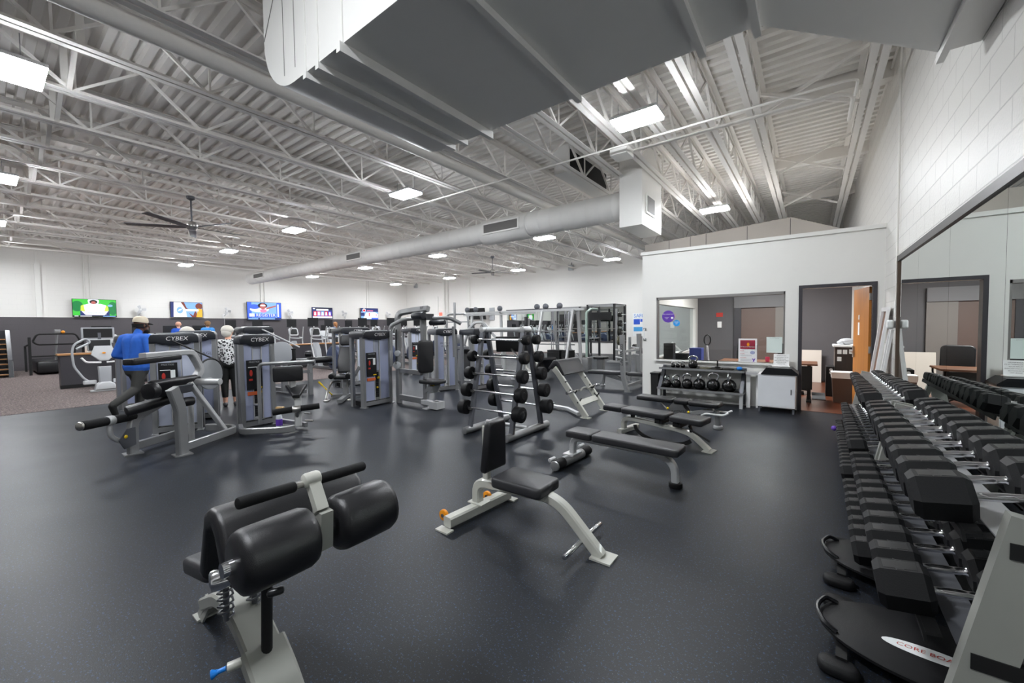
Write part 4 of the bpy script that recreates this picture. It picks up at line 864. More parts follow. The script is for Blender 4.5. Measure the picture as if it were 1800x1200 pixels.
t = thing('waste_bin', 'brown waste bin with a white plastic liner inside the office door', 'bin', (.56, 9.95, 0)); b = MB(); b.prism([(-.15, 0), (.15, 0), (.18, .56), (-.18, .56)], (.50, 9.80, 0), (1, 0, 0), (0, 0, 1), (0, .3, 0)); b.build('bin_body', pm('brown_bin', (98, 78, 68), .5), t, True, smooth=0)
b = MB(); b.prism([(-.185, .47), (.185, .47), (.19, .585), (-.19, .585)], (.50, 9.79, 0), (1, 0, 0), (0, 0, 1), (0, .32, 0)); b.build('liner', M['paper'], t, True, smooth=0)
# panels standing for doors reflected in the glass, and fittings on the office back wall
t = thing('reflected_doors', 'brown and grey panels in the office standing for doors reflected in the glass', 'reflection', (-1.0, OB, 0)); MB().box(-1.62, -.78, OB-.05, OB-.01, 0, 1.98).build('door', pm('brown_door', (104, 86, 80), .5), t, True, smooth=0); MB().box(-.80, -.3, OB-.08, OB-.05, 0, 1.98).build('door', pm('taupe_door', (124, 118, 114), .5), t, True, smooth=0); MB().box(-1.8, -.3, OB-.12, OB-.01, 1.98, 2.3).build('header', pm('mid_grey', (116, 115, 118), .55), t, True, smooth=0); MB().box(-1.8, -1.62, OB-.1, OB-.01, 0, 1.98).build('jamb', M['trim'], t, True, smooth=0)
t = thing('wall_phone', 'white wall phone under a small red sign in the office', 'phone', (-2.2, OB, 1.5)); MB().box(-2.24, -2.13, OB-.05, OB, 1.42, 1.6).build('body', M['white'], t, True, smooth=0)
tag(MB().box(-2.28, -2.10, OB-.008, OB, 1.74, 1.86).build('red_sign', M['red'], smooth=0), 'small red sign on the office back wall', 'sign')
t = thing('exercise_bike', 'upright exercise machine with a black hoop handle inside the office', 'exercise bike', (-1.9, 10.6, 0)); b = MB(); b.bar((-1.93, 10.4, .3), (-1.98, 10.35, 1.02), .035, .035); b.build('mast', M['white'], t, True, smooth=0); b = MB(); b.tube([(-1.97+.07*sin(a), 10.33, 1.16+.12*cos(a)) for a in [2*pi*i/20 for i in range(20)]], .014, 8, closed=True); b.build('handle', M['plastic'], t, True); MB().rpad(-2.2, -1.6, 10.2, 10.7, .0, .36, .05).build('body', M['dark'], t, True)
t = thing('rowing_seat', 'white padded exercise gear leaning in the office by the side window', 'exercise gear', (-2.3, 10.1, 0)); b = MB(); b.bar((-2.62, 9.75, 1.12), (-2.4, 9.8, .88), .07, .03); b.bar((-2.45, 9.72, .88), (-2.25, 9.75, .98), .06, .03); b.build('white_arm', M['white'], t, True, smooth=0); MB().box(-2.7, -2.28, 9.6, 9.95, 0, .86).build('body', M['dark'], t, True, smooth=0)
tag(MB().box(-2.2, -1.95, 9.60, 9.85, 0, 1.0).build('storage_crate', pm('indigo_crate', (60, 74, 150), .5), smooth=0), 'blue crate stood upright behind the kettlebells inside the office', 'crate')
b = MB(); b.box(-2.62, -2.42, 9.1, 9.3, .005, 1.12); tag(b.build('black_box', M['dark'], smooth=0), 'tall black box standing behind the left end of the office glass', 'box')
for k, (y, z, lab) in enumerate(((10.9, 1.5, 'grey paper towel dispenser'), (11.9, 1.35, 'white soap dispenser'))): pass
# ================================================================ selectorized machines
def hood_profile(w, z):  # rounded cap outline in local y/z
    return [(-.03, z-.14), (-.03, z-.06), (-.01, z-.015), (.04, z), (w-.04, z), (w+.01, z-.015), (w+.03, z-.06), (w+.03, z-.14), (w-.06, z-.14), (w-.12, z-.165), (w*.5+.1, z-.165), (w*.5+.06, z-.18), (w*.5-.06, z-.18), (w*.5-.1, z-.165), (.12, z-.165), (.06, z-.14)]
def tower(t, x, y, w=.68, d=.36, h=1.48, front='x', placard=True, logo='CYBEX', deep=True, stack=True, name2=None):
    """weight tower as parts of machine t: local front plane at x facing +x, y..y+w; body behind it"""
    for yy in (y, y+w):
        b = MB(); b.box(x-.09, x, yy-.03, yy+.03, .0, h-.12); b.box(x-d, x-d+.07, yy-.03, yy+.03, 0, h-.12); b.build('side_post', M['silver'], t)
    b = MB(); b.pad([(p[0]+y, p[1]) for p in hood_profile(w, h)], (x-d-.03, 0, 0), (0, 1, 0), (0, 0, 1), (1, 0, 0), d+.06, .02); cap = b.build('hood', M['hood'], t)
    b = MB(); b.box(x-.24, x-.02, y+.05, y+w-.05, h-.004, h+.012); b.build('hood_strip', M['silver_light'], cap, smooth=0)
    if logo: text(cap, 'hood_lettering', logo, .085, (x+.0315, y+w*.56, h-.075), (0, 1, 0), (0, 0, 1), M['white'], shear=.15)
    lo, mid = y+.05, y+w*.5
    for a, c in ((y+.035, y+w*.5-.07), (y+w*.5+.07, y+w-.035)):
        b = MB(); b.pad([(a, .12), (c, .12), (c, h-.14), (a, h-.14)], (x-.055, 0, 0), (0, 1, 0), (0, 0, 1), (1, 0, 0), .03, .008)
        s = b.build('shroud_panel', M['shroud_deep'] if deep else M['shroud'], t)
        b = MB(); b.box(x-.054, x-.018, a-.012, a, .12, h-.14); b.box(x-.054, x-.018, c, c+.012, .12, h-.14); b.build('panel_edge', M['silver_light'], s, smooth=0)
    if stack:
        b = MB()
        for k in range(14): b.box(x-.16, x-.065, y+w*.5-.062, y+w*.5+.062, .16+.036*k, .192+.036*k)
        st = b.build('weight_stack', M['dark'], t, smooth=0)
        b = MB(); b.cyl((x-.10, y+w*.5-.03, .66), (x-.10, y+w*.5-.03, h-.15), .009, seg=8); b.cyl((x-.10, y+w*.5+.03, .66), (x-.10, y+w*.5+.03, h-.15), .009, seg=8); b.build('guide_rod', M['chrome'], st)
        b = MB(); b.ell((x-.03, y+w*.5+.03, .55), .026); b.ell((x-.03, y+w*.5, .36), .02); b.build('stack_pin', M['yellow'], st)
        b = MB(); b.box(x-.17, x-.05, y+w*.5-.066, y+w*.5+.066, .7, h-.14); b.build('stack_shield', M['shroud'], t, smooth=0)
    if placard:
        b = MB(); b.box(x-.012, x+.004, y+.06, y+.28, .60, 1.06); p = b.build('placard', M['plastic'], t, smooth=0)
        text(p, 'placard_lettering', 'PRESTIGE', .036, (x+.005, y+.17, 1.03), (0, 1, 0), (0, 0, 1), M['grey_plastic'])
        b = MB(); b.ell((x+.004, y+.12, .86), (.002, .022, .05)); b.box(x+.0035, x+.0055, y+.09, y+.14, .74, .77); b.build('placard_red_mark', M['red'], p)
        b = MB(); b.box(x+.0035, x+.0055, y+.2, y+.255, .82, .95); b.box(x+.0035, x+.0055, y+.08, y+.2, .945, .955); b.build('placard_white_mark', M['paper'], p, smooth=0)
        b = MB(); b.box(x+.0035, x+.0055, y+.2, y+.27, .615, .635); b.build('placard_tag', M['yellow'], p, smooth=0)
        b = MB(); b.box(x-.02, x-.008, y+.07, y+.26, .51, .565); b.build('warning_tag', M['orange_tag'], t, smooth=0)
    b = MB(); b.box(x-d, x-.02, y+.03, y+w-.03, .02, .11); b.build('plinth', M['dark'], t, smooth=0)
    b = MB(); b.box(x-.02, x+.0, y+.03, y+w-.03, .03, .10)
    for yy in (y, y+w): b.box(x-.11, x+.04, yy-.045, yy+.045, 0, .012)
    b.build('base_rail', M['silver'], t, smooth=0)
M['orange_tag'] = pm('orange_tag', (206, 98, 50), .5)

# --- leg curl machine at left
t = thing('leg_curl_machine', 'silver leg curl machine with angled black pads and round cam before the leftmost tower', 'exercise machine', (-6.5, 1.29, 0), 0)
U, W_ = V((-.54, .842, 0)), V((.842, .54, 0)); O = V((-6.5, 1.29, 0))
def L(u, v, z): return O+U*u+W_*v+V((0, 0, z))
SD = W_
b = MB(); b.tube(fillet([L(0, .34, .0), L(0, .34, .56), L(-.10, .34, .84)], .08), 1, sq=(.075, .13), side=SD); b.box(*sum(([min(L(0, .34, 0)[i], L(0, .34, 0)[i])-.09, L(0, .34, 0)[i]+.09] for i in (0, 1)), []), 0, .014); b.build('post', M['silver'], t, True)
b = MB(); b.tube(fillet([L(.02, -.34, 0), L(.03, -.34, .44), L(.50, -.34, .60), L(.72, -.34, .62)], .13, 6), 1, sq=(.075, .11), side=SD); q = L(.02, -.34, 0); b.box(q.x-.09, q.x+.09, q.y-.09, q.y+.09, 0, .014); b.build('post', M['silver'], t, True)
b = MB(); b.tube(fillet([L(.02, .34, .09), L(.86, .34, .09), L(.98, .20, .09), L(.98, -.2, .09)], .14, 6), 1, sq=(.10, .05), side=(0, 0, 1)); b.tube([L(.05, -.34, .09), L(.9, -.34, .09)], 1, sq=(.10, .05), side=(0, 0, 1)); b.build('base_frame', M['silver'], t, True)
b = MB(); b.tube([L(.40, .10, .84), L(.74, .30, .10)], 1, sq=(.07, .05), side=SD); b.tube([L(.56, -.05, .58), L(.56, -.05, .0)], .035, 10); b.build('strut', M['silver_light'], t, True)
b = MB(); b.tube(fillet([L(-.12, 0, 1.235), L(.55, 0, 1.245), L(.70, 0, .98), L(.56, 0, .84)], .07), 1, sq=(.10, .07), side=SD); b.build('chest_arm', M['silver_light'], t, True)
b = MB(); b.rcyl(L(.56, -.06, .83), L(.56, .40, .83), .045, .008); b.rcyl(L(.6, 0, .80), L(.86, 0, .82), .04, .008); b.build('pivot_shaft', M['silver_light'], t, True)
b = MB(); b.pad(disc(.22, 30), L(.86, -.02, .90), U, (0, 0, 1), W_, .025, .006); cm = b.build('disc_cam', M['grey_plastic'], t, True)
b = MB(); b.tube([L(.86+.222*cos(a), 0, .90+.222*sin(a)) for a in [i*pi*.95/16-.1 for i in range(17)]], .012, 6); b.tube([L(.98, 0, 1.09), L(.72, -.45, 1.40)], .012, 6); b.build('belt', M['dark'], cm, True)
b = MB(); b.pad(rrect(-.28, .36, -.08, .08, .03), L(-.02, 0, 1.145), (U+V((0, 0, .03))).normalized(), W_, V((0, 0, 1)), .075, .02); b.build('chest_pad', M['vinyl'], t, True)
b = MB(); b.pad(rrect(-.34, .38, -.02, .22, .04), L(.26, -.02, .70), U, (W_*.45+V((0, 0, .9))).normalized(), (-W_*.9+V((0, 0, .45))).normalized(), .09, .03); b.rcyl(L(-.10, .02, .80), L(.0, .02, .81), .10, .02); b.build('thigh_pad', M['vinyl'], t, True)
b = MB(); b.obox(L(.22, .16, .78), U*.14, (W_*.45+V((0, 0, .9))).normalized()*.06, (W_*.9-V((0, 0, .45))).normalized()*.01); b.build('pad_plate', M['steel'], t, True, smooth=0)
b = MB(); b.rcyl(L(-.12, -.25, .56), L(.36, -.05, .66), .065, .02); b.rcyl(L(.25, .1, .60), L(.40, .14, .60), .06, .02); b.build('knee_roll', M['vinyl'], t, True)
b = MB(); b.rcyl(L(-.52, -.34, .485), L(-.26, -.34, .478), .052, .01); b.rcyl(L(-.20, -.34, .477), L(.06, -.34, .47), .052, .01); b.build('ankle_roller', M['foam'], t, True)
b = MB(); b.rcyl(L(-.555, -.34, .487), L(-.52, -.34, .485), .05, .015); b.build('roller_cap', M['chrome_dull'], t, True)
b = MB(); b.rcyl(L(-.265, -.34, .478), L(-.195, -.34, .477), .058, .006); b.tube(fillet([L(-.23, -.34, .46), L(-.24, -.34, .28), L(.0, -.34, .12)], .1), .028, 10); b.build('roller_arm', M['silver_light'], t, True)
b = MB(); b.ell(L(-.10, -.30, .25), .026); b.build('range_knob', M['yellow'], t, True)
b = MB(); b.prism([(0, .10), (.14, .12), (.14, .34), (.04, .34), (-.06, .22)], L(-.12, -.30, 0), U, (0, 0, 1), W_*.012); b.build('range_plate', M['steel'], t, True, smooth=0)
b = MB(); 
I_ = None
# its weight tower stands behind, facing the dumbbells; placed as a thing of its own that the arm's belt runs to
tw = thing('weight_tower', 'tall weight tower with slate hood and pale blue panels behind the leg curl pads', 'weight stack', (-7.72, 1.53, 0), R(-21)); tower(tw, 0, 0, .52, .36, 1.49, deep=False)
tw = thing('weight_tower', 'second weight tower close behind the leg curl tower, partly hidden by it', 'weight stack', (-8.42, 1.98, 0), R(-21)); tower(tw, 0, 0, .50, .34, 1.52, placard=False, deep=True, stack=False)
text(tw, 'panel_lettering', 'EAGLE', .07, (-.024, .40, 1.14), (0, 1, 0), (0, 0, 1), M['steel'])
tw = thing('weight_tower', 'narrow weight tower half hidden behind the person in royal blue', 'weight stack', (-10.6, 1.68, 0), R(6)); tower(tw, 0, 0, .60, .36, 1.45, placard=False, deep=True, stack=False, logo=None)

# --- seated crunch machine: tower with curved arm, square pad and saddle
t = thing('ab_machine', 'silver machine with square black pad, saddle seat and crossbar roller, spray bottle at its base', 'exercise machine', (-6.98, 2.36, 0), 0)
tower(t, 0, .06, .44, .20, 1.45)
b = MB(); b.tube(fillet([(.08, -.02, .07), (.42, -.12, .07), (.85, .30, .07), (.84, .42, .07)], .1), 1, sq=(.09, .06), side=(0, 0, 1)); b.tube([(.08, .5, .07), (.80, .62, .07)], 1, sq=(.07, .05), side=(0, 0, 1)); b.build('base_frame', M['silver'], t)
b = MB(); b.tube(fillet([(.10, .25, .07), (.10, .25, .93), (.14, .27, 1.0), (.80, .78, 1.03)], .12, 6), .028, 12); b.tube([(.0, .22, .36), (.10, .25, .36)], .02, 8); b.build('lever_arm', M['silver'], t)
b = MB(); b.pad(rrect(-.20, .20, -.115, .115, .03), (.62, .46, .865), (.45, .89, 0), (0, 0, 1), (.89, -.45, 0), .11, .025); b.build('back_pad', M['vinyl'], t)
b = MB(); b.tube([(.55, .60, .86), (.30, .40, .90)], .03, 8); b.bar((.6, .52, .74), (.62, .52, .64), .08, .04); b.build('pad_bracket', M['silver_light'], t)
b = MB(); b.pad([(-.15, .12), (-.045, -.17), (.045, -.17), (.15, .12)], (.66, .55, .57), (.45, .89, 0), (-.79, .40, .46), (.41, -.21, .88), .07, .018); b.build('saddle_seat', M['vinyl'], t)
b = MB(); b.tube([(.70, .55, .60), (.76, .52, .07)], 1, sq=(.10, .08), side=(.45, .89, 0)); b.build('seat_post', M['silver_light'], t)
b = MB(); b.rcyl((.66, .20, .315), (.78, .44, .335), .045, .01); b.rcyl((.82, .52, .34), (.94, .76, .355), .045, .01); b.build('foot_roller', M['foam'], t)
b = MB(); b.rcyl((.775, .43, .335), (.825, .53, .34), .052, .006); b.tube([(.8, .48, .33), (.74, .52, .18)], .03, 8); b.cyl((.80, .60, .25), (.90, .64, .25), .012); b.cyl((.80, .60, .14), (.92, .66, .14), .012); b.build('roller_hub', M['chrome_dull'], t)
t = thing('spray_bottle', 'clear spray bottle with purple label and tan trigger standing on the machine base', 'bottle', (-6.68, 2.78, .115))
z0 = .0; px_, py_ = -6.68, 2.80
b = MB(); b.lathe([(.0, 0), (.042, .002), (.045, .02), (.045, .16), (.03, .22), (.016, .25), (.016, .27), (0, .27)], (px_, py_, z0)); b.build('bottle', pm('clear_plastic', (205, 208, 216), .15), t, True)
b = MB(); b.lathe([(.046, .03), (.0465, .03), (.0465, .13), (.046, .13)], (px_, py_, z0), caps=False); b.build('bottle_label', M['purple'], t, True)
b = MB(); b.obox((px_+.02, py_+.01, z0+.30), (.05, .03, 0), (-.012, .02, 0), (0, 0, .022)); b.bar((px_+.05, py_+.03, .29), (px_+.065, py_+.04, .24), .012, .02); b.build('trigger', pm('tan_plastic', (206, 170, 120), .5), t, True, smooth=0)

# --- tower with inner thigh machine, then pec machine
t = thing('weight_tower', 'broad weight tower with blue lower panels and warning placard in the middle of the floor', 'weight stack', (-6.84, 4.42, 0), R(4)); tower(t, 0, 0, .635, .40, 1.48)
t = thing('inner_thigh_machine', 'reclined black seat with headrest and yellow lever beside the middle tower', 'exercise machine', (-8.2, 4.86, 0), R(48))
b = MB(); b.pad([(-.16, 0), (.16, 0), (.19, .25), (.15, .60), (-.15, .60), (-.19, .25)], (0, -.02, .55), (1, 0, 0), (0, .35, .94), (0, -.94, .35), .09, .03); b.build('backrest', M['vinyl'], t)
b = MB(); b.pad(rrect(-.15, .15, 0, .24, .05), (0, .20, 1.14), (1, 0, 0), (0, .2, .98), (0, -.98, .2), .08, .03); b.build('headrest', M['vinyl'], t)
b = MB(); b.rpad(-.20, .20, -.42, 0, .46, .54, .03, .06); b.build('seat', M['vinyl'], t)
b = MB(); b.bar((0, .05, .05), (0, .12, .95), .07, .05); b.bar((0, .1, .06), (0, -.75, .06), .09, .07); b.bar((-.35, .1, .05), (.35, .1, .05), .07, .06); b.bar((0, -.2, .06), (0, -.15, .46), .08, .08); b.bar((.02, -.05, .25), (.3, -.1, .7), .06, .06); b.build('frame', M['silver'], t, smooth=0)
for s in (-1, 1):
    b = MB(); b.tube(fillet([(s*.10, -.2, .40), (s*.22, -.45, .42), (s*.24, -.66, .25), (s*.24, -.78, .12)], .08), .025, 8); b.rpad(s*.22-.05, s*.22+.05, -.92, -.74, .08, .12); b.build('leg_arm', M['chrome_dull'], t)
    b = MB(); b.rcyl((s*.16, -.52, .58), (s*.16, -.70, .56), .06, .02); b.build('knee_pad', M['vinyl'], t)
b = MB(); b.tube([(-.25, -.25, .12), (-.42, -.35, .35)], .012, 8); b.tube([(-.42, -.35, .35), (-.48, -.38, .43)], .018, 8); b.build('lever', M['yellow'], t)
t = thing('pec_machine', 'tall chest fly machine with swing arms overhead, upright black back pad and seat', 'exercise machine', (-6.35, 5.15, 0), 0)
def pl(x, y, z): return (x, y, z)
b = MB(); b.tube(fillet([(-6.78, 5.17, 0), (-6.78, 5.17, 1.83), (-6.5, 5.3, 1.88), (-6.0, 5.3, 1.90)], .12, 6), 1, sq=(.09, .11)); b.tube([(-6.78, 5.17, .12), (-5.98, 5.12, .12)], 1, sq=(.11, .07), side=(0, 0, 1)); b.tube([(-6.78, 5.17, .66), (-6.02, 5.12, .66)], 1, sq=(.09, .06), side=(0, 0, 1)); b.build('mast_frame', M['silver'], t, True)
b = MB(); b.tube([(-6.15, 5.3, .66), (-6.15, 5.3, 1.95)], 1, sq=(.10, .10)); b.tube([(-5.95, 5.14, 0), (-5.95, 5.14, .60)], 1, sq=(.05, .07)); b.tube([(-5.98, 5.18, .65), (-5.98, 5.22, .9)], 1, sq=(.07, .07)); b.build('column', M['silver'], t, True)
b = MB(); b.tube([(-6.0, 5.12, .1), (-5.55, 5.12, .1)], 1, sq=(.10, .09), side=(0, 0, 1)); b.box(-5.85, -5.72, 4.98, 5.26, 0, .02); b.box(-5.72, -5.5, 5.02, 5.22, .02, .15); b.build('foot_block', M['silver_light'], t, True)
b = MB(); b.pad(rrect(-.15, .15, -.31, .31, .06), (-5.93, 5.13, .98), (.35, .94, 0), (0, 0, 1), (.94, -.35, 0), .09, .03); b.build('back_pad', M['vinyl'], t, True)
b = MB(); b.rpad(-5.95, -5.50, 4.96, 5.30, .48, .55, .025, .06); b.build('seat', M['vinyl'], t, True)
b = MB(); b.bar((-5.75, 5.13, .34), (-5.65, 5.13, .48), .18, .12); b.bar((-5.95, 5.13, .3), (-5.7, 5.13, .42), .06, .06); b.build('seat_bracket', M['silver'], t, True, smooth=0)
b = MB(); b.box(-5.69, -5.61, 5.04, 5.08, .44, .47); b.build('seat_lever', M['yellow'], t, True, smooth=0)
for s, pts in ((0, [(-6.1, 5.25, 1.72), (-6.35, 4.98, 1.70), (-6.52, 4.82, 1.58), (-6.53, 4.82, 1.50)]), (1, [(-6.0, 5.36, 1.72), (-5.72, 5.6, 1.72), (-5.55, 5.75, 1.6)])):
    b = MB(); b.tube(fillet(pts, .08, 5), .038, 12); b.build('swing_arm', M['silver'], t, True)
b = MB(); b.tube([(-6.53, 4.82, 1.48), (-6.52, 4.80, .80)], .03, 10); b.rcyl((-6.53, 4.80, 1.10), (-6.52, 4.80, .82), .036, .008); b.build('hand_grip', M['silver'], t, True)
b = MB(); b.tube([(-5.62, 5.60, 1.55), (-5.62, 5.62, .95)], .03, 10); b.build('hand_grip', M['silver'], t, True)
b = MB(); b.rcyl((-6.2, 5.1, 1.76), (-5.9, 5.1, 1.76), .07, .01); b.box(-6.25, -5.95, 5.2, 5.4, 1.68, 1.8); b.rcyl((-5.95, 5.3, 1.62), (-5.6, 5.36, 1.63), .05, .012); b.build('pivot_head', M['hood'], t, True)
for c, r_ in (((-6.72, 5.10, .78), .075), ((-6.70, 5.10, 1.02), .06)):
    b = MB(); b.rcyl(V(c), V(c)+V((.03, -.05, 0)), r_, .008); b.build('pulley', M['grey_plastic'], t, True)
b = MB(); b.tube([(-6.74, 5.10, 1.50), (-6.70, 5.05, .80)], .014, 6); b.build('belt', M['dark'], t, True)
# --- more towers down the row
t = thing('weight_tower', 'weight tower with plain blue panel just right of the chest fly seat', 'weight stack', (-7.10, 6.52, 0), R(-20)); tower(t, 0, 0, .50, .52, 1.50, placard=False, stack=False)
text(t, 'panel_lettering', 'PRESTIGE\nstrength', .06, (-.024, .22, 1.12), (0, 1, 0), (0, 0, 1), M['steel'])
t = thing('weight_tower', 'weight tower with blue panels seen through the barbell rack', 'weight stack', (-6.42, 7.06, 0), R(0)); tower(t, 0, 0, .62, .42, 1.49, placard=False, stack=False)
t = thing('weight_tower', 'pale weight tower behind the reclined inner thigh seat', 'weight stack', (-9.7, 5.65, 0), R(4)); tower(t, 0, 0, .82, .40, 1.55, placard=False, deep=False, stack=False)
t = thing('weight_tower', 'far weight tower glimpsed between the uprights of the chest fly machine', 'weight stack', (-10.3, 8.35, 0), R(4)); tower(t, 0, 0, .62, .40, 1.52, deep=False)
# --- shoulder press frame between the two plain towers
t = thing('press_machine', 'silver press machine with slanted arms joining overhead left of the barbell rack', 'exercise machine', (-6.9, 7.2, 0), 0)
b = MB(); b.tube(fillet([(-7.15, 7.35, .9), (-6.95, 7.4, 1.45), (-6.75, 7.45, 1.66), (-6.55, 7.55, 1.66), (-6.25, 7.7, 1.25)], .08), 1, sq=(.09, .07)); b.build('swing_arm', M['silver_light'], t, True)
b = MB(); b.tube(fillet([(-7.0, 7.1, 0), (-7.0, 7.1, .92)], .05), 1, sq=(.09, .09)); b.tube([(-7.2, 6.95, .98), (-6.75, 7.2, .98)], 1, sq=(.08, .08)); b.tube([(-7.1, 7.0, .08), (-6.5, 7.3, .08)], 1, sq=(.08, .08)); b.rcyl((-7.02, 7.05, 1.22), (-6.95, 7.0, 1.22), .12, .01); b.build('frame', M['silver'], t, True)
b = MB(); b.pad(rrect(-.14, .14, -.3, .3, .04), (-6.82, 7.25, .62), (.8, .6, 0), (-.2, .2, .95), (.57, -.76, .3), .08, .02); b.build('back_pad', M['vinyl'], t, True)
t.location = (-7.45, 7.85, 0)
# --- rotary machine behind the saddle machine: grey column, cable and disc
t = thing('lat_machine', 'silver machine with a grey disc and sloping cable behind the square pad', 'exercise machine', (-10.6, 4.35, 0), R(4)); tower(t, 0, -.62, .62, .40, 1.60, placard=False, stack=False, deep=False, logo=None)
b = MB(); b.pad(disc(.26, 30), (.60, -.10, .98), (.45, .89, 0), (0, 0, 1), (.89, -.45, 0), .05, .01); cm = b.build('disc_cam', M['grey_plastic'], t)
b = MB(); b.tube([(.0, -.25, 1.55), (.75, .25, 1.10)], .018, 6); b.build('belt', M['silver_light'], t)
b = MB(); b.bar((.5, 0, .05), (.5, 0, 1.0), .12, .1); b.bar((.0, 0, .08), (1.2, .1, .08), .08, .08); b.bar((.6, 0, .5), (1.3, .2, .55), .07, .07); b.bar((1.25, .2, 0), (1.25, .2, .9), .09, .07); b.tube([(.75, .1, .8), (1.25, .4, .82)], .03, 8); b.build('frame', M['silver'], t, smooth=0)
b = MB(); b.rcyl((1.3, .2, .80), (1.6, .55, .82), .075, .02); b.rcyl((1.25, .1, .95), (1.35, .2, .96), .07, .02); b.build('roller', M['vinyl'], t)
b = MB(); b.rcyl((.95, .0, .70), (.95, .0, 1.05), .04, .01); b.cyl((.95, 0, 1.05), (.95, 0, 1.08), .05); b.build('hand_grip', M['foam'], t)
b = MB(); b.obox((.62, .15, .42), (.07, .12, 0), (.01, -.005, .0), (0, .0, .12)); b.build('foot_plate', M['dark'], t, smooth=0)
# ================================================================ cardio side, far racks, screens
def at(px, py, z=None, X=None, Y=None):
    """point on a horizontal or vertical plane along a measured line of sight (layout surveyed in the 1800 x 1200 photograph)"""
    d = RT*((px-900)/F)-UP*((py-600)/F)+FW
    k = (z-EYE)/d.z if z is not None else (X/d.x if X is not None else Y/d.y)
    return EYEP+d*k
# --- low divider with an oak cap
t = thing('divider_counter', 'long low charcoal divider with an oak cap between cardio and machines', 'counter', (-16.3, 5.5, 0))
MB().box(-16.5, -16.08, 1.32, 9.9, 0, .90).build('counter_body', M['trim'], t, True, smooth=0); MB().box(-16.53, -16.04, 1.28, 9.95, .90, .94).build('counter_cap', M['wood_edge'], t, True, smooth=0)
MB().box(-16.07, -16.05, 1.3, 9.9, 0, .10).build('kick_board', M['dark'], t, True, smooth=0)
t = thing('wipe_dispenser', 'small white box of wipes on the near end of the oak counter', 'dispenser', (-16.3, 1.95, .94)); MB().rpad(-16.42, -16.18, 1.82, 2.08, .94, 1.14, .02, .04).build('box_body', M['white'], t, True); MB().box(-16.175, -16.165, 1.89, 2.01, .98, 1.08).build('opening', M['steel'], t, True, smooth=0)
# --- arc trainer seen from behind
t = thing('arc_trainer', 'pale grey arc trainer with lyre-shaped arms in front of the oak-capped divider', 'exercise machine', (-14.7, 1.95, 0), 0)
b = MB(); b.pad(rrect(-.28, .32, -.06, .06, .05), (.15, 0, 0), (0, 1, 0), (1, 0, 0), (0, 0, 1), .05, .015); b.pad([(-.2, 0), (.2, 0), (.17, .14), (.08, .2), (-.08, .2), (-.17, .14)], (.0, 0, .05), (0, 1, 0), (0, 0, 1), (1, 0, 0), .26, .04); b.build('base', M['pale_plastic'], t)
b = MB(); b.pad([(-.11, 0), (.11, 0), (.12, .42), (-.12, .42)], (.06, 0, .22), (0, 1, 0), (0, 0, 1), (1, 0, 0), .16, .03); b.build('column', M['grey_plastic'], t)
b = MB(); b.pad([(-.08, 0), (.08, 0), (.23, .16), (.16, .38), (-.16, .38), (-.23, .16)], (.10, 0, .78), (0, 1, 0), (-.15, 0, 1), (1, 0, .15), .06, .02); b.build('shell', M['pale_plastic'], t)
b = MB(); b.ell((.166, 0, .985), (.006, .035, .02)); b.build('badge', M['orange'], t)
for s in (-1, 1):
    b = MB(); b.tube(fillet([(.05, s*.18, .20), (.05, s*.36, .34), (.0, s*.52, .66), (-.03, s*.54, 1.0), (-.05, s*.50, 1.22), (-.05, s*.28, 1.36), (-.05, s*.20, 1.26), (-.04, s*.46, 1.10)], .09, 5), .024, 8); b.build('arm', M['grey_plastic'], t)
    b = MB(); b.pad(rrect(-.12, .12, -.05, .05, .04), (.1, s*.27, .2), (0, 1, 0), (1, 0, 0), (0, 0, 1), .10, .02); b.build('pedal_arm', M['pale_plastic'], t)
    b = MB(); b.tube(fillet([(.1, s*.05, .74), (.14, s*.32, .76), (.16, s*.40, .88)], .05), .022, 8); b.build('side_handle', M['white'], t)
b = MB(); b.pad(rrect(-.23, .23, 0, .30, .04), (-.25, -.02, 1.02), (0, 1, 0), (-.2, 0, 1), (1, 0, .2), .05, .015); co = b.build('console', M['grey_plastic'], t)
b = MB(); b.obox((-.225, -.02, 1.18), (.003, 0, 0), (0, .20, 0), (-.026, 0, .13)); b.build('console_face', M['dark'], co, smooth=0)
b = MB(); b.box(-.222, -.215, -.12, -.04, 1.10, 1.135); b.build('green_readout', emit('green_readout', (40, 220, 60), 1.6), co, smooth=0)
b = MB(); b.box(-.22, -.213, .12, .17, 1.11, 1.13); b.build('red_readout', emit('red_readout', (240, 60, 40), 1.4), co, smooth=0)
b = MB(); b.pad(rrect(-.31, .31, 0, .30, .02), (-.40, -.02, 1.34), (0, 1, 0), (0, 0, 1), (1, 0, 0), .04, .01); sc = b.build('screen', M['grey_plastic'], t); b = MB(); b.box(-.362, -.357, -.29, .25, 1.37, 1.61); b.build('screen_glass', M['dark'], sc, smooth=0)
b = MB(); b.bar((-.35, 0, .9), (-.38, 0, 1.5), .06, .05); b.bar((-.3, 0, .06), (-1.0, 0, .06), .1, .08); b.build('rear_mast', M['steel'], t, smooth=0)
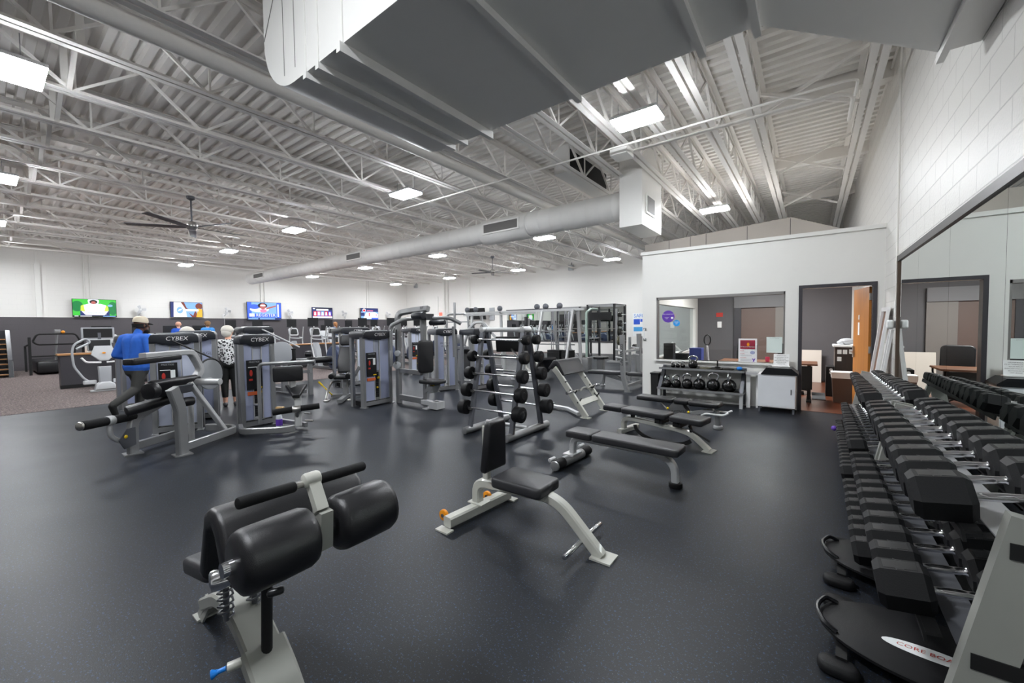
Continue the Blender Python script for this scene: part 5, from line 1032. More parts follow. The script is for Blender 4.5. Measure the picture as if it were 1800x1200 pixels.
# --- curved manual treadmill and step mill by the wall
t = thing('manual_treadmill', 'black treadmill with bare tube hand rails against the charcoal wall at far left', 'treadmill', (-23.2, 1.6, 0))
b = MB(); b.rpad(-24.6, -22.0, 1.25, 2.25, .06, .50, .08, .05); b.build('deck', M['plastic'], t, True)
for y in (1.12, 2.42):
    b = MB(); b.bar((-22.15, y, 0), (-22.15, y, 1.35), .07, .07); b.bar((-24.4, y, 0), (-24.4, y, 1.0), .06, .06); b.bar((-24.4, y, .98), (-22.15, y, 1.1), .04, .04); b.build('side_rail', M['dark'], t, True, smooth=0)
b = MB(); b.tube(fillet([(-22.2, 1.2, 1.2), (-22.2, 1.3, 1.46), (-22.2, 2.25, 1.46), (-22.2, 2.35, 1.2), (-22.2, 2.25, 1.08), (-22.2, 1.3, 1.08), (-22.2, 1.2, 1.2)], .1, 4), .028, 8); b.bar((-22.2, 1.12, .66), (-22.2, 2.42, .66), .05, .05); b.build('hand_rail', M['dark'], t, True)
b = MB(); b.tube([(-22.3, 1.72, .5), (-22.25, 1.80, 1.52)], .03, 8); b.rpad(-22.3, -22.18, 1.72, 1.88, 1.48, 1.62, .02); b.build('console_mast', M['silver'], t, True)
b = MB(); b.ell((-22.15, 1.93, 1.53), .055); b.build('orange_knob', M['orange'], t, True)
t = thing('step_mill', 'stair climber with tan-edged steps cut off by the left edge of the photo', 'stair climber', (-22.6, .45, 0))
for k in range(8):
    z = .12+.17*k; x = -21.9-.12*k; b = MB(); b.box(x-.22, x, .02, .62, z-.03, z); s = b.build('step', M['grey_plastic'], t, True, smooth=0); MB().box(x, x+.012, .02, .62, z-.035, z+.004).build('step_edge', M['wood_edge'], s, True, smooth=0)
b = MB(); b.prism([(-21.75, 0), (-21.85, .6), (-22.75, 1.62), (-23.1, 1.62), (-23.3, 0)], (0, .62, 0), (1, 0, 0), (0, 0, 1), (0, .10, 0)); b.build('side_panel', M['hood'], t, True, smooth=0)
b = MB(); b.box(-23.3, -22.9, -.05, .62, 0, 1.6); b.build('rear_cover', M['hood'], t, True, smooth=0)
b = MB(); b.prism([(-21.74, .02), (-21.84, .55), (-22.1, .55), (-22.2, .02)], (0, .724, 0), (1, 0, 0), (0, 0, 1), (0, .004, 0)); b.build('metal_plate', M['silver'], t, True, smooth=0)
# --- ellipticals
def elliptical():
    t = thing('elliptical', '', 'elliptical trainer')
    b = MB(); b.lathe([(.0, 0), (.30, .0), (.42, .03), (.45, .08), (.45, .28), (.42, .33), (.30, .36), (0, .36)], (.55, .18, .47), (0, -1, 0), 28); b.build('wheel_cover', M['navy'], t)
    b = MB(); b.box(.49, .61, -.195, -.185, .43, .50); b.build('badge', M['pale_plastic'], t, smooth=0)
    b = MB(); b.bar((-1.1, 0, .06), (1.0, 0, .06), .14, .08); b.bar((-1.0, -.33, .05), (-1.0, .33, .05), .07, .06); b.bar((.95, -.33, .05), (.95, .33, .05), .07, .06); b.build('base', M['silver'], t, smooth=0)
    b = MB(); b.pad([(-.10, 0), (.16, 0), (.05, .6), (-.12, .9), (-.22, .9)], (-.75, .11, .1), (1, 0, 0), (0, 0, 1), (0, -1, 0), .22, .04); b.build('mast', M['grey_plastic'], t)
    for s in (-1, 1):
        b = MB(); b.tube(fillet([(-.55, s*.26, .42), (-.72, s*.28, 1.0), (-.62, s*.27, 1.45), (-.52, s*.25, 1.62)], .15), .026, 8); b.build('swing_arm', M['silver_light'], t)
        b = MB(); b.bar((.6, s*.22, .35+s*.12), (-.5, s*.24, .38), .06, .06); b.rpad(-.25, .15, s*.22-.09, s*.22+.09, .36+s*.06, .42+s*.06, .02, .04); b.build('pedal', M['plastic'], t)
    b = MB(); b.pad(rrect(-.20, .20, 0, .34, .08), (-.90, 0, 1.22), (0, 1, 0), (-.35, 0, 1), (1, 0, .35), .06, .02); c = b.build('console', M['pale_plastic'], t)
    b = MB(); b.pad(rrect(-.15, .15, .05, .29, .05), (-.845, 0, 1.242), (0, 1, 0), (-.35, 0, 1), (1, 0, .35), .008, .003); b.build('console_face', M['dark'], c)
    b = MB(); b.box(-1.10, -1.06, -.20, .20, 1.62, 1.96); b.bar((-1.06, 0, 1.3), (-1.09, 0, 1.7), .05, .04); b.build('screen', M['plastic'], t, smooth=0)
    b = MB(); b.tube(fillet([(-.84, -.22, 1.18), (-.6, -.24, 1.14), (-.55, 0, 1.12), (-.6, .24, 1.14), (-.84, .22, 1.18)], .08), .02, 8); b.build('fixed_handle', M['pale_plastic'], t)
    return t
E0 = None
ells = [(553, -15.6, 'navy-wheeled elliptical under the television with the row of red portraits'), (640, -15.2, 'elliptical under the last television of the wall, dark screen in front of it'), (690, -14.6, 'elliptical between the last television and the room corner'), (515, -18.6, 'elliptical behind the divider under the REGISTER television'), (580, -19.2, 'elliptical behind the divider beside the person with the ponytail'), (660, -18.6, 'elliptical just in front of the bald person near the wall'), (735, -16.9, 'elliptical behind the chest fly machine'), (765, -14.8, 'elliptical with dark screen seen above the plain blue tower'), (455, -19.4, 'elliptical by the wall right of the person with white hair'), (615, -20.0, 'elliptical by the wall right of the red portrait television'), (712, -17.2, 'elliptical near the far corner of the room'), (408, -20.4, 'elliptical by the wall behind the person in the patterned top')]
for px, X, lab in ells:
    g = at(px, 600, X=X); loc = (g.x+1.0, g.y, 0)
    if E0 is None: E0 = elliptical(); E0.location = loc; E0['label'] = lab; E0['group'] = 'ellipticals of the cardio rows'
    else: dup(E0, loc, 0, lab, 'ellipticals of the cardio rows')
def treadmill():
    t = thing('treadmill', '', 'treadmill')
    b = MB(); b.rpad(-.9, .9, -.40, .40, .0, .20, .04, .06); b.build('deck', M['plastic'], t); b = MB(); b.box(-.6, .88, -.26, .26, .20, .205); b.build('belt', M['rubber'], t, smooth=0)
    for s in (-1, 1): b = MB(); b.bar((-.75, s*.38, .15), (-.95, s*.38, 1.15), .08, .05); b.tube(fillet([(-.95, s*.38, 1.1), (-.6, s*.38, 1.02), (-.35, s*.38, .98)], .1), .025, 8); b.build('upright', M['grey_plastic'], t)
    b = MB(); b.pad(rrect(-.42, .42, 0, .34, .08), (-1.0, 0, 1.06), (0, 1, 0), (-.4, 0, 1), (1, 0, .4), .06, .02); c = b.build('console', M['pale_plastic'], t); b = MB(); b.box(-1.22, -1.18, -.28, .28, 1.40, 1.74); b.build('screen', M['plastic'], t, smooth=0)
    return t
T0 = None
for px, X, lab in ((262, -21.0, 'treadmill by the charcoal wall behind the person in royal blue'), (316, -21.6, 'treadmill carrying the fair-haired person in the blue shirt'), (368, -21.4, 'treadmill carrying the brown-haired person in the light blue tee'), (190, -21.0, 'treadmill behind the arc trainer by the charcoal wall'), (483, -21.8, 'treadmill by the wall under the REGISTER television'), (592, -22.2, 'treadmill in front of the person with the ponytail'), (662, -22.6, 'treadmill in front of the bald person')):
    g = at(px, 600, X=X)
    if T0 is None: T0 = treadmill(); T0.location = (g.x, g.y, 0); T0['label'] = lab; T0['group'] = 'treadmills by the wall'
    else: dup(T0, (g.x, g.y, 0), 0, lab, 'treadmills by the wall')

# --- televisions
E = lambda n, c, s=1.0: emit(n, c, s)
scr = dict(green=E('tv_green', (60, 190, 60)), green2=E('tv_deep_green', (16, 120, 60)), white=E('tv_white', (235, 238, 250)), lime=E('tv_lime', (196, 240, 70)), navy=E('tv_navy', (40, 52, 110)), black=E('tv_black', (10, 10, 16)), skin=E('tv_skin', (176, 96, 90)), blue=E('tv_blue', (62, 100, 230)), sky=E('tv_sky', (130, 176, 240)), pink=E('tv_pink', (236, 130, 170)), red=E('tv_red', (220, 40, 60)), gold=E('tv_gold', (230, 176, 60)), brown=E('tv_brown', (120, 60, 50)), purple=E('tv_violet', (96, 60, 200)))
SM = list(scr.values()); SK = {k: i for i, k in enumerate(scr)}
def tv(y0, y1, z0, z1, label, draw, texts=()):
    x = XL+.14; t = thing('television', label, 'television', (XL, (y0+y1)/2, z0), 0, 'televisions on the charcoal and white wall')
    MB().box(x-.04, x, y0, y1, z0, z1).build('casing', M['dark'], t, True, smooth=0); MB().box(XL+.004, x-.04, (y0+y1)/2-.2, (y0+y1)/2+.2, (z0+z1)/2-.15, (z0+z1)/2+.15).build('wall_bracket', M['dark'], t, True, smooth=0)
    b = MB(); w, h = y1-y0-.03, z1-z0-.03; n = [0]
    def quad(k, *pts):
        n[0] += 1; b.mat(SK[k]); xx = x+.0012+.0006*n[0]; b.add([(xx, y0+.015+w*min(1, max(0, u)), z0+.015+h*min(1, max(0, v))) for u, v in pts], [tuple(range(len(pts)))])
    def rect(k, u0, u1, v0, v1): quad(k, (u0, v0), (u1, v0), (u1, v1), (u0, v1))
    def oval(k, u, v, ru, rv): quad(k, *[(u+ru*cos(2*pi*i/20), v+rv*sin(2*pi*i/20)) for i in range(20)])
    draw(rect, quad, oval); s = b.build('screen', SM, t, True, smooth=0)
    for str_, sz, u, v, col in texts: text(s, 'caption', str_, sz, (x+.02, y0+.015+w*u, z0+.015+h*v), (0, 1, 0), (0, 0, 1), scr[col] if col in scr else col, True)
def d1(r, q, o):
    r('green', 0, 1, 0, 1); o('green2', .1, .6, .14, .3); o('green2', .92, .5, .12, .4); o('sky', .86, .66, .06, .07); r('navy', .16, .84, .05, .42)
    q('white', (.2, .3), (.22, .66), (.36, .76), (.64, .76), (.78, .66), (.8, .3), (.72, .1), (.28, .1)); q('lime', (.17, .34), (.18, .62), (.24, .70), (.27, .30)); q('lime', (.72, .32), (.76, .68), (.81, .6), (.82, .34))
    o('white', .47, .9, .13, .24); o('black', .47, .86, .09, .12); o('skin', .47, .82, .055, .08); r('white', .28, .76, .14, .30); r('black', 0, 1, 0, .08); r('white', .03, .12, .015, .06); r('white', .16, .42, .015, .06); r('sky', .68, .98, .015, .06)
tv(2.48, 3.83, 2.155, 2.935, 'television showing a football player in white against green', d1, (('MAN OF STEEL', .075, .52, .22, 'sky'),))
def d2(r, q, o):
    r('sky', 0, 1, 0, 1); r('navy', 0, .1, 0, 1); q('white', (.08, 0), (.1, 1), (.34, 1), (.46, .6), (.5, 0)); q('brown', (.32, 1), (.46, .55), (.6, .5), (.5, .62), (.42, 1)); q('brown', (.55, .3), (.66, 0), (.86, 0), (.78, .5), (.7, .1)); o('brown', .9, .75, .12, .22); q('gold', (.8, 0), (1, 0), (1, .55), (.86, .6)); r('white', .45, .88, .40, .54); o('white', .28, .46, .12, .26); o('sky', .28, .46, .1, .22); q('white', (.2, .38), (.3, .44), (.38, .58), (.26, .52))
tv(5.72, 7.01, 2.18, 2.94, 'television with white and brown shapes and a yellow corner', d2)
def d3(r, q, o):
    r('sky', 0, 1, 0, 1); r('blue', 0, .12, .1, 1); o('white', .35, .6, .28, .16); o('blue', .2, .75, .15, .14); r('blue', .86, 1, .1, 1); r('white', .885, .93, .18, .92); o('black', .44, .82, .14, .16); o('skin', .45, .78, .09, .17); o('white', .45, .83, .08, .05); q('skin', (.55, .7), (.85, .86), (.85, .78), (.55, .6)); o('pink', .46, .52, .1, .1); r('blue', .0, .84, .14, .36); r('white', .05, .2, .18, .36); r('navy', 0, 1, 0, .12); r('sky', .02, .3, .03, .09); r('sky', .35, .8, .03, .09)
tv(9.04, 10.83, 2.06, 3.07, 'large blue television showing a swimmer and the word REGISTER', d3, (('REGISTER', .24, .53, .26, 'white'),))
def d4(r, q, o):
    r('navy', 0, 1, 0, 1); r('black', .03, .98, .84, .97); r('white', .2, .8, .72, .88); o('white', .09, .9, .06, .06)
    for k, c in enumerate(('red', 'pink', 'sky', 'red', 'purple')): r(c, .06+.18*k, .22+.18*k, .26, .66); o('white', .14+.18*k, .5, .045, .12); r('white', .09+.18*k, .19+.18*k, .3, .42); r('red' if k % 2 == 0 else 'blue', .06+.18*k, .22+.18*k, .22, .27)
    r('white', .02, .98, .04, .2)
tv(12.64, 13.99, 2.16, 2.88, 'television with a row of five small portraits in red, pink, blue and violet', d4)
def d5(r, q, o):
    r('sky', 0, 1, 0, 1); r('navy', 0, 1, .7, 1); o('white', .18, .82, .1, .16); o('red', .18, .8, .07, .1); q('white', (.1, .05), (.3, .62), (.8, .68), (1, .5), (1, .05)); r('red', .45, .5, .3, .6); r('pink', .34, .7, .74, .82); r('blue', .6, 1, 0, .14); r('navy', 0, .2, .3, .6); r('pink', .86, .9, .3, .5)
tv(16.04, 17.43, 2.13, 2.93, 'last television, showing a white ice rink', d5)
t = thing('television', 'switched-off black television on a bracket from the far wall', 'television', (-17.5, 19.6, 2.0))
MB().obox((-17.52, 19.55, 2.37), (.66, .14, 0), (-.008, .03, .004), (0, -.06, .37)).build('casing', M['dark'], t, True, smooth=0); MB().bar((-17.2, 19.62, 2.35), (-16.6, YB-.06, 2.35), .06, .06).build('arm', M['steel'], t, True, smooth=0); MB().box(-16.8, -16.4, YB-.06, YB-.004, 1.95, 2.75).build('wall_plate', M['grey_plastic'], t, True, smooth=0)
tag(MB().box(*[*(lambda p: (p.x-.14, p.x+.14))(at(775, 546, Y=YB)), YB-.05, YB, 2.34, 2.58]).build('exit_sign', emit('red_sign', (240, 120, 100), 1.0), smooth=0), 'small glowing red sign high on the far wall', 'sign')
# --- wall fans
def wfan():
    t = thing('wall_fan', '', 'fan')
    b = MB()
    for k in range(9): r_ = .05+.021*k; b.tube([(.20-.0035*k*k*.2, r_*cos(2*pi*i/26), r_*sin(2*pi*i/26)) for i in range(26)], .003, 5, closed=True)
    for i in range(12): a = 2*pi*i/12; b.tube([(.20, .03*cos(a), .03*sin(a)), (.19, .15*cos(a), .15*sin(a)), (.14, .225*cos(a), .225*sin(a)), (.09, .18*cos(a), .18*sin(a))], .0028, 5)
    b.build('cage', M['white'], t)
    b = MB()
    for k in range(3): a = 2*pi*k/3; y, z = V((0, cos(a), sin(a))), V((0, -sin(a), cos(a))); b.obox(V((.15, 0, 0))+y*.11, y*.08, z*.055+V((.015, 0, 0)), V((.003, 0, 0)))
    b.build('blade', M['pale_plastic'], t, smooth=0)
    b = MB(); b.rcyl((.06, 0, 0), (.15, 0, 0), .055, .02); b.build('motor', M['white'], t)
    b = MB(); b.tube(fillet([(.05, 0, -.02), (.03, 0, -.2), (-.12, 0, -.25)], .06), .022, 8); b.box(-.17, -.14, -.06, .06, -.35, -.15); b.build('bracket', M['white'], t)
    b = MB(); b.tube([(-.14, .03, -.3), (-.15, .04, -.8)], .004, 5); b.build('pull_cord', M['white'], t)
    return t
W0 = None
for y, rz, lab in ((4.6, .15, 'white wall fan right of the football television'), (8.0, .3, 'white wall fan left of the REGISTER television'), (11.33, -.7, 'white wall fan right of the REGISTER television'), (14.8, -.75, 'white wall fan right of the portrait television'), (18.26, -.75, 'white wall fan near the far corner')):
    if W0 is None: W0 = wfan(); W0.location = (XL+.17, y, 2.52); W0.rotation_euler = (0, 0, rz); W0['label'] = lab; W0['group'] = 'wall fans between the televisions'
    else: dup(W0, (XL+.17, y, 2.52), rz, lab)

# --- cable crossover (long silver beam) and its pulleys
t = thing('cable_crossover', 'long silver cable crossover with pulleys on its beam and black stack shrouds', 'exercise machine', (-8.4, 11.7, 0))
b = MB(); b.bar((-11.0, 11.7, 2.06), (-5.85, 11.7, 2.06), .09, .08); b.bar((-11.0, 11.55, 1.98), (-7.6, 11.55, 1.98), .05, .05); b.build('top_beam', M['silver_light'], t, True, smooth=0)
for x0, y0, x1, y1 in ((-6.35, 11.3, -6.2, 11.62), (-5.98, 11.75, -6.08, 11.75), (-7.55, 11.3, -7.4, 11.65), (-7.1, 12.3, -7.1, 11.8), (-9.2, 11.7, -9.25, 11.7), (-10.6, 11.5, -10.7, 11.7), (-10.2, 12.2, -10.3, 11.75), (-6.2, 12.2, -6.15, 11.8)):
    b = MB(); b.bar((x0, y0, 0), (x1, y1, 2.06), .09, .07); b.build('upright', M['silver_light'], t, True, smooth=0)
b = MB(); b.bar((-7.6, 11.5, 1.36), (-6.1, 11.5, 1.36), .04, .04); b.bar((-7.6, 11.5, .92), (-6.1, 11.5, .92), .04, .04); b.bar((-7.6, 11.4, .06), (-6.0, 11.4, .06), .1, .08); b.bar((-10.7, 11.7, .06), (-9.2, 11.7, .06), .1, .08)
b.build('cross_rail', M['silver'], t, True, smooth=0)
for x0, x1 in ((-7.08, -6.62), (-6.54, -6.20)):
    b = MB()
    for k in range(14): b.box(x0, x1, 11.42, 11.72, .12+.044*k, .158+.044*k)
    s = b.build('weight_stack', M['dark'], t, True, smooth=0); b = MB()
    for f in (.2, .35, .65, .8): xx = x0+(x1-x0)*f; b.cyl((xx, 11.55, .7), (xx, 11.55, 2.0), .012, seg=8)
    b.build('guide_rod', M['chrome'], s, True)
for x in (-10.95, -10.5, -7.65, -7.3, -6.75, -9.3):
    b = MB(); b.rcyl((x, 11.66, 2.2), (x, 11.74, 2.2), .10, .01); b.bar((x, 11.7, 2.05), (x, 11.7, 2.2), .04, .03); b.build('pulley', M['steel'], t, True)
for x in (-10.2, -8.3): b = MB(); b.tube([(x, 11.7, 2.02), (x, 11.7, 1.6)], .006, 5); b.tube([(x+.08*cos(a), 11.7, 1.52+.08*sin(a)) for a in [2*pi*i/12 for i in range(12)]], .014, 6, closed=True); b.build('hand_ring', M['silver'], t, True)
b = MB(); b.rpad(-6.05, -5.75, 11.75, 12.05, 0, .5, .05); b.build('foot_box', M['silver'], t, True)
t = thing('pad_station', 'silver post with two black pads standing just left of the preacher stand', 'exercise machine', (-7.4, 10.4, 0))
b = MB(); b.bar((-6.55, 9.2, 0), (-6.35, 9.25, 1.75), .10, .08); b.bar((-6.9, 9.2, .05), (-6.0, 9.2, .05), .1, .08); b.build('post', M['silver_light'], t, True, smooth=0)
b = MB(); b.pad(rrect(-.16, .16, -.27, .27, .03), (-6.40, 9.12, 1.12), (.9, .4, 0), (0, 0, 1), (.4, -.9, 0), .09, .03); b.build('back_pad', M['vinyl'], t, True)
b = MB(); b.pad(rrect(-.05, .05, -.2, .2, .02), (-6.36, 9.18, 1.6), (.9, .4, 0), (0, 0, 1), (.4, -.9, 0), .06, .02); b.build('upper_pad', M['vinyl_grey'], t, True)
# --- leg press sled behind the barbell rack
t = thing('leg_press', 'leg press with a black foot plate leaning on silver rails behind the barbell rack', 'exercise machine', (-6.6, 9.6, 0))
b = MB(); b.pad(rrect(-.42, .42, 0, .55, .03), (-7.1, 9.4, .72), (.85, .52, 0), (.22, -.36, .9), (.48, -.77, -.42), .04, .01); b.build('foot_plate', M['dark'], t, True)
for o_ in (0, .5): b = MB(); b.tube([(-7.2+o_*.85, 9.5+o_*.52, .9), (-5.6+o_*.5, 8.6+o_*.52, .10)], .03, 8); b.build('rail', M['chrome_dull'], t, True)
b = MB(); b.pad(rrect(-.25, .25, -.4, .4, .05), (-5.4, 8.9, .35), (.52, .85, 0), (.6, -.4, .55), (-.4, .2, .8), .10, .03); b.build('back_pad', M['vinyl'], t, True); b = MB(); b.bar((-7.3, 9.4, 0), (-7.3, 9.4, 1.2), .09, .07); b.bar((-7.3, 9.4, .06), (-5.2, 8.5, .06), .1, .08); b.build('frame', M['silver_light'], t, True, smooth=0); t.location = (-7.4, 10.6, 0)
# --- racks at the mirror
def power_rack(x, y, label):
    t = thing('power_rack', label, 'power rack', (x, y, 0), 0, 'power racks before the far mirror')
    for sx in (-.62, .62):
        for sy in (-.6, .6): b = MB(); b.bar((x+sx, y+sy, 0), (x+sx, y+sy, 2.45), .085, .085); b.build('upright', M['plastic'], t, True, smooth=0)
    for a_, c_, w_ in [((-.62, s_, 2.42), (.62, s_, 2.42), .07) for s_ in (-.6, .6)]+[((s_, -.6, z_), (s_, .6, z_), w2) for s_ in (-.62, .62) for z_, w2 in ((2.42, .07), (.06, .08), (.95, .05))]:
        b = MB(); b.bar(V(a_)+V((x, y, 0)), V(c_)+V((x, y, 0)), w_, w_); b.build('cross_member', M['silver'], t, True, smooth=0)
    b = MB(); b.box(x-.5, x+.5, y-.64, y-.60, 1.75, 2.1); b.build('logo_plate', M['dark'], t, True, smooth=0)
    b = MB(); b.cyl((x-.75, y-.68, 1.38), (x+.75, y-.68, 1.38), .014, seg=8); b.build('bar', M['chrome_dull'], t, True)
    return t
power_rack(-7.4, 17.0, 'black power rack before the far mirror, right of the cable crossover')
power_rack(-9.7, 18.3, 'black power rack further left and closer to the mirror')
t = thing('smith_machine', 'silver and pale green framed machine between the black racks', 'exercise machine', (-8.2, 14.8, 0))
for x in (-8.0, -7.2): b = MB(); b.tube(fillet([(x, 14.6, 0), (x, 14.6, 2.05), (x, 15.0, 2.2), (x, 15.6, 2.2)], .1), .05, 10); b.build('upright', pm('sage_enamel', (150, 168, 158), .4) if x > -7.5 else M['silver'], t, True)
b = MB(); b.prism([(0, 0), (1.0, 0), (1.0, .06), (.2, .6), (.1, 1.0), (0, 1.0)], (-8.0, 14.5, 0), (.9, -.3, 0), (0, 0, 1), (0, .05, 0)); b.bar((-9.5, 14.6, .04), (-7.0, 14.4, .04), .1, .07); b.build('base', M['silver'], t, True, smooth=0)
# plate pegs on the wall side
t = thing('plate_tree', 'column of weight plates on pegs right of the far mirror', 'weight plate rack', (-6.2, 15.6, 0))
b = MB(); b.bar((-6.35, 15.6, 0), (-6.35, 15.6, 2.2), .08, .08); b.bar((-6.7, 15.6, .04), (-5.9, 15.6, .04), .4, .06)
for z in (.9, 1.25, 1.6, 1.95): b.cyl((-6.35, 15.6, z), (-5.95, 15.6, z), .02, seg=8)
b.build('tree_frame', M['silver'], t, True)
for k, (z, r, c) in enumerate(((.9, .19, 'olive_plate'), (1.25, .15, 'plate'), (1.6, .13, 'plate'), (1.95, .10, 'plate'))):
    b = MB(); [b.lathe([(.024, 0), (q-.008, 0), (q, .008), (q, .05), (q-.008, .058), (.024, .058), (.024, 0)], (x_, 15.6, z), (1, 0, 0), 24, caps=False) for x_, q in ((-6.28, r), (-6.20, r*.98))]
    tag(b.build('weight_plate', M[c]), ['big khaki plates on the lowest peg right of the mirror', 'dark plates on the second peg from the bottom', 'dark plates on the third peg from the bottom', 'smallest plates on the top peg right of the mirror'][k], 'weight plate')
t = thing('cable_bench', 'small black stool pad beside the foot of the cable crossover', 'stool', (-5.6, 12.4, 0)); MB().rpad(-5.8, -5.4, 12.2, 12.6, .42, .50, .03, .05).build('seat', M['vinyl'], t, True); MB().bar((-5.6, 12.4, 0), (-5.6, 12.4, .42), .2, .2).build('leg', M['silver'], t, True, smooth=0)
for px, lab, X in ((800, 'barbell storage upright with plates left of the switched-off television', -12.5),):
    g = at(px, 600, X=X); t = thing('hack_squat', lab, 'exercise machine', (g.x, g.y, 0))
    b = MB(); b.tube(fillet([(g.x-.5, g.y, 0), (g.x-.5, g.y, 2.1), (g.x+.6, g.y+.2, 2.1), (g.x+.7, g.y+.2, 0)], .2), .05, 10); b.tube([(g.x, g.y, 0), (g.x, g.y, 2.6)], .05, 8); b.bar((g.x-.6, g.y, 1.75), (g.x+.7, g.y+.2, 1.75), .05, .05); b.build('frame', M['silver'], t, True)
    for z in (1.05, 1.5): b = MB(); b.rcyl((g.x+.75, g.y+.2, z), (g.x+.85, g.y+.2, z), .14, .01); b.build('plate', M['plastic'], t, True)

# ================================================================ people
def figure(name, label, loc, rz, parts, mats, voxel=.012, group=None):
    """one continuous body: tapered limbs fused into a single skin; faces take the material of the limb they belong to"""
    src = MB()
    for p0, p1, r0, r1, m in parts:
        p0, p1 = V(p0), V(p1)
        if (p1-p0).length < 1e-4: src.ell(p0, r0, 14, 9); continue
        d = p1-p0; n = max(2, int(d.length/.03)); pts = [p0+d*i/n for i in range(n+1)]; rs = [(r0[0] if isinstance(r0, tuple) else r0)*(1-i/n)+(r1 if not isinstance(r1, tuple) else r1[0])*i/n for i in range(n+1)]
        src.tube(pts, rs, 14); src.ell(p0, rs[0], 14, 9); src.ell(p1, rs[-1], 14, 9)
    me = bpy.data.meshes.new('fig'); me.from_pydata([tuple(p) for p in src.v], [], src.f)
    ob = bpy.data.objects.new('fig', me); C.objects.link(ob)
    md = ob.modifiers.new('r', 'REMESH'); md.mode = 'VOXEL'; md.voxel_size = voxel
    sm = ob.modifiers.new('s', 'SMOOTH'); sm.factor = .5; sm.iterations = 3
    bpy.context.view_layer.update(); m2 = bpy.data.meshes.new_from_object(ob.evaluated_get(bpy.context.evaluated_depsgraph_get()))
    bpy.data.objects.remove(ob); bpy.data.meshes.remove(me)
    m2.name = name
    for m in mats: m2.materials.append(m)
    P = [(V(a), V(b_), r0 if not isinstance(r0, tuple) else sum(r0)/3, r1 if not isinstance(r1, tuple) else sum(r1)/3, m) for a, b_, r0, r1, m in parts]
    for f in m2.polygons:
        c = f.center; best = 1e9; k = 0
        for a, b_, r0, r1, m in P:
            ab = b_-a; tt = max(0, min(1, (c-a).dot(ab)/ab.length_squared)) if ab.length_squared > 1e-9 else 0
            dd = (c-(a+ab*tt)).length-(r0*(1-tt)+r1*tt)
            if dd < best: best, k = dd, m
        f.material_index = k; f.use_smooth = True
    o = bpy.data.objects.new(name, m2); C.objects.link(o); o.location = loc; o.rotation_euler = (0, 0, rz)
    return tag(o, label, 'person', group)
def limbs(a, b, c, r0, r1, r2, m, m2=None): return [(a, b, r0, r1, m), (b, c, r1, r2, m if m2 is None else m2)]
def hand(w, d, m, up=V((0, 0, 1))):
    w, d = V(w), V(d).normalized(); s = d.cross(up).normalized(); out = [(w, w+d*.075, .026, .030, m)]
    for k, l in enumerate((.065, .078, .072, .055)):
        b0 = w+d*.085+s*(.033-.022*k); k1 = b0+d*l*.55-up*.006; out += [(b0, k1, .0095, .009, m), (k1, k1+(d*.6-up*.5)*l*.5, .009, .008, m)]
    t0 = w+d*.02+s*.03; out += [(t0, t0+s*.03+d*.03, .012, .011, m), (t0+s*.03+d*.03, t0+s*.035+d*.065, .011, .009, m)]
    return out
def head(c, r, f, skin):  # head centre, scale, facing unit vector
    c, f = V(c), V(f).normalized(); s = f.cross(V((0, 0, 1)))
    return [(c+V((0, 0, .02))*r, c+V((0, 0, .02))*r+f*.012*r, .098*r, .092*r, skin), (c-V((0, 0, .06))*r+f*.03*r, c-V((0, 0, .075))*r+f*.05*r, .066*r, .05*r, skin), (c+f*.098*r+V((0, 0, .01))*r, c+f*.118*r-V((0, 0, .02))*r, .012*r, .016*r, skin),
            (c+s*.092*r, c+s*.096*r-V((0, 0, .03))*r, .016*r, .013*r, skin), (c-s*.092*r, c-s*.096*r-V((0, 0, .03))*r, .016*r, .013*r, skin), (c-V((0, 0, .055))*r+f*.085*r, c-V((0, 0, .055))*r+f*.088*r, .022*r, .02*r, skin)]
cb = pm('royal_blue_knit', (42, 100, 196), .85, var=.1, vscale=18); cg = pm('charcoal_trousers', (58, 58, 56), .85, var=.2, vscale=9); cs = pm('black_shoe', (20, 20, 18), .6); cbd = pm('black_beard', (16, 14, 13), .9)
P = []
P += [((-.07, 0, .90), (.07, 0, .90), .145, .145, 0), ((-.05, 0, .98), (-.05, .01, 1.10), .150, .145, 0), ((.05, 0, .98), (.05, .01, 1.10), .150, .145, 0), ((-.06, .01, 1.10), (-.09, .02, 1.34), .145, .14, 0), ((.06, .01, 1.10), (.09, .02, 1.34), .145, .14, 0), ((-.19, .02, 1.40), (.19, .02, 1.40), .09, .09, 0), ((0, .03, 1.42), (0, .06, 1.52), .075, .062, 0), ((0, .06, 1.50), (0, .09, 1.56), .058, .056, 2)]
P += limbs((-.24, .02, 1.39), (-.33, -.06, 1.11), (-.21, .16, 1.02), .092, .07, .048, 0); P += limbs((.24, .02, 1.39), (.34, -.04, 1.11), (.24, .20, 1.04), .092, .07, .048, 0)
P += hand((-.185, .19, 1.02), (.2, .9, -.1), 2); P += hand((.23, .23, 1.035), (-.3, .9, 0), 2)
P += [((-.06, 0, .82), (.06, 0, .82), .13, .13, 1)]
P += limbs((-.085, .0, .88), (-.10, .13, .50), (-.10, .10, .10), .105, .078, .062, 1); P += limbs((.085, -.01, .88), (.09, -.10, .50), (.09, -.47, .30), .105, .078, .060, 1)
P += [((-.10, .07, .055), (-.10, .27, .04), .05, .04, 3), ((.09, -.50, .27), (.09, -.44, .075), .052, .042, 3)]
HC = V((0, .11, 1.645)); HF = V((.25, .95, -.12)); P += head(HC, 1.05, HF, 2); P += [(HC+HF*.05-V((0, 0, .09)), HC+HF*.085-V((0, 0, .115)), .055, .045, 4)]
man = figure('person', 'person in royal blue long-sleeved top, charcoal trousers and tan cap, walking past the leg curl', (-9.78, 1.72, 0), math.atan2(.86, -.5)-pi/2, P, [cb, cg, M['skin'], cs, cbd], .011)
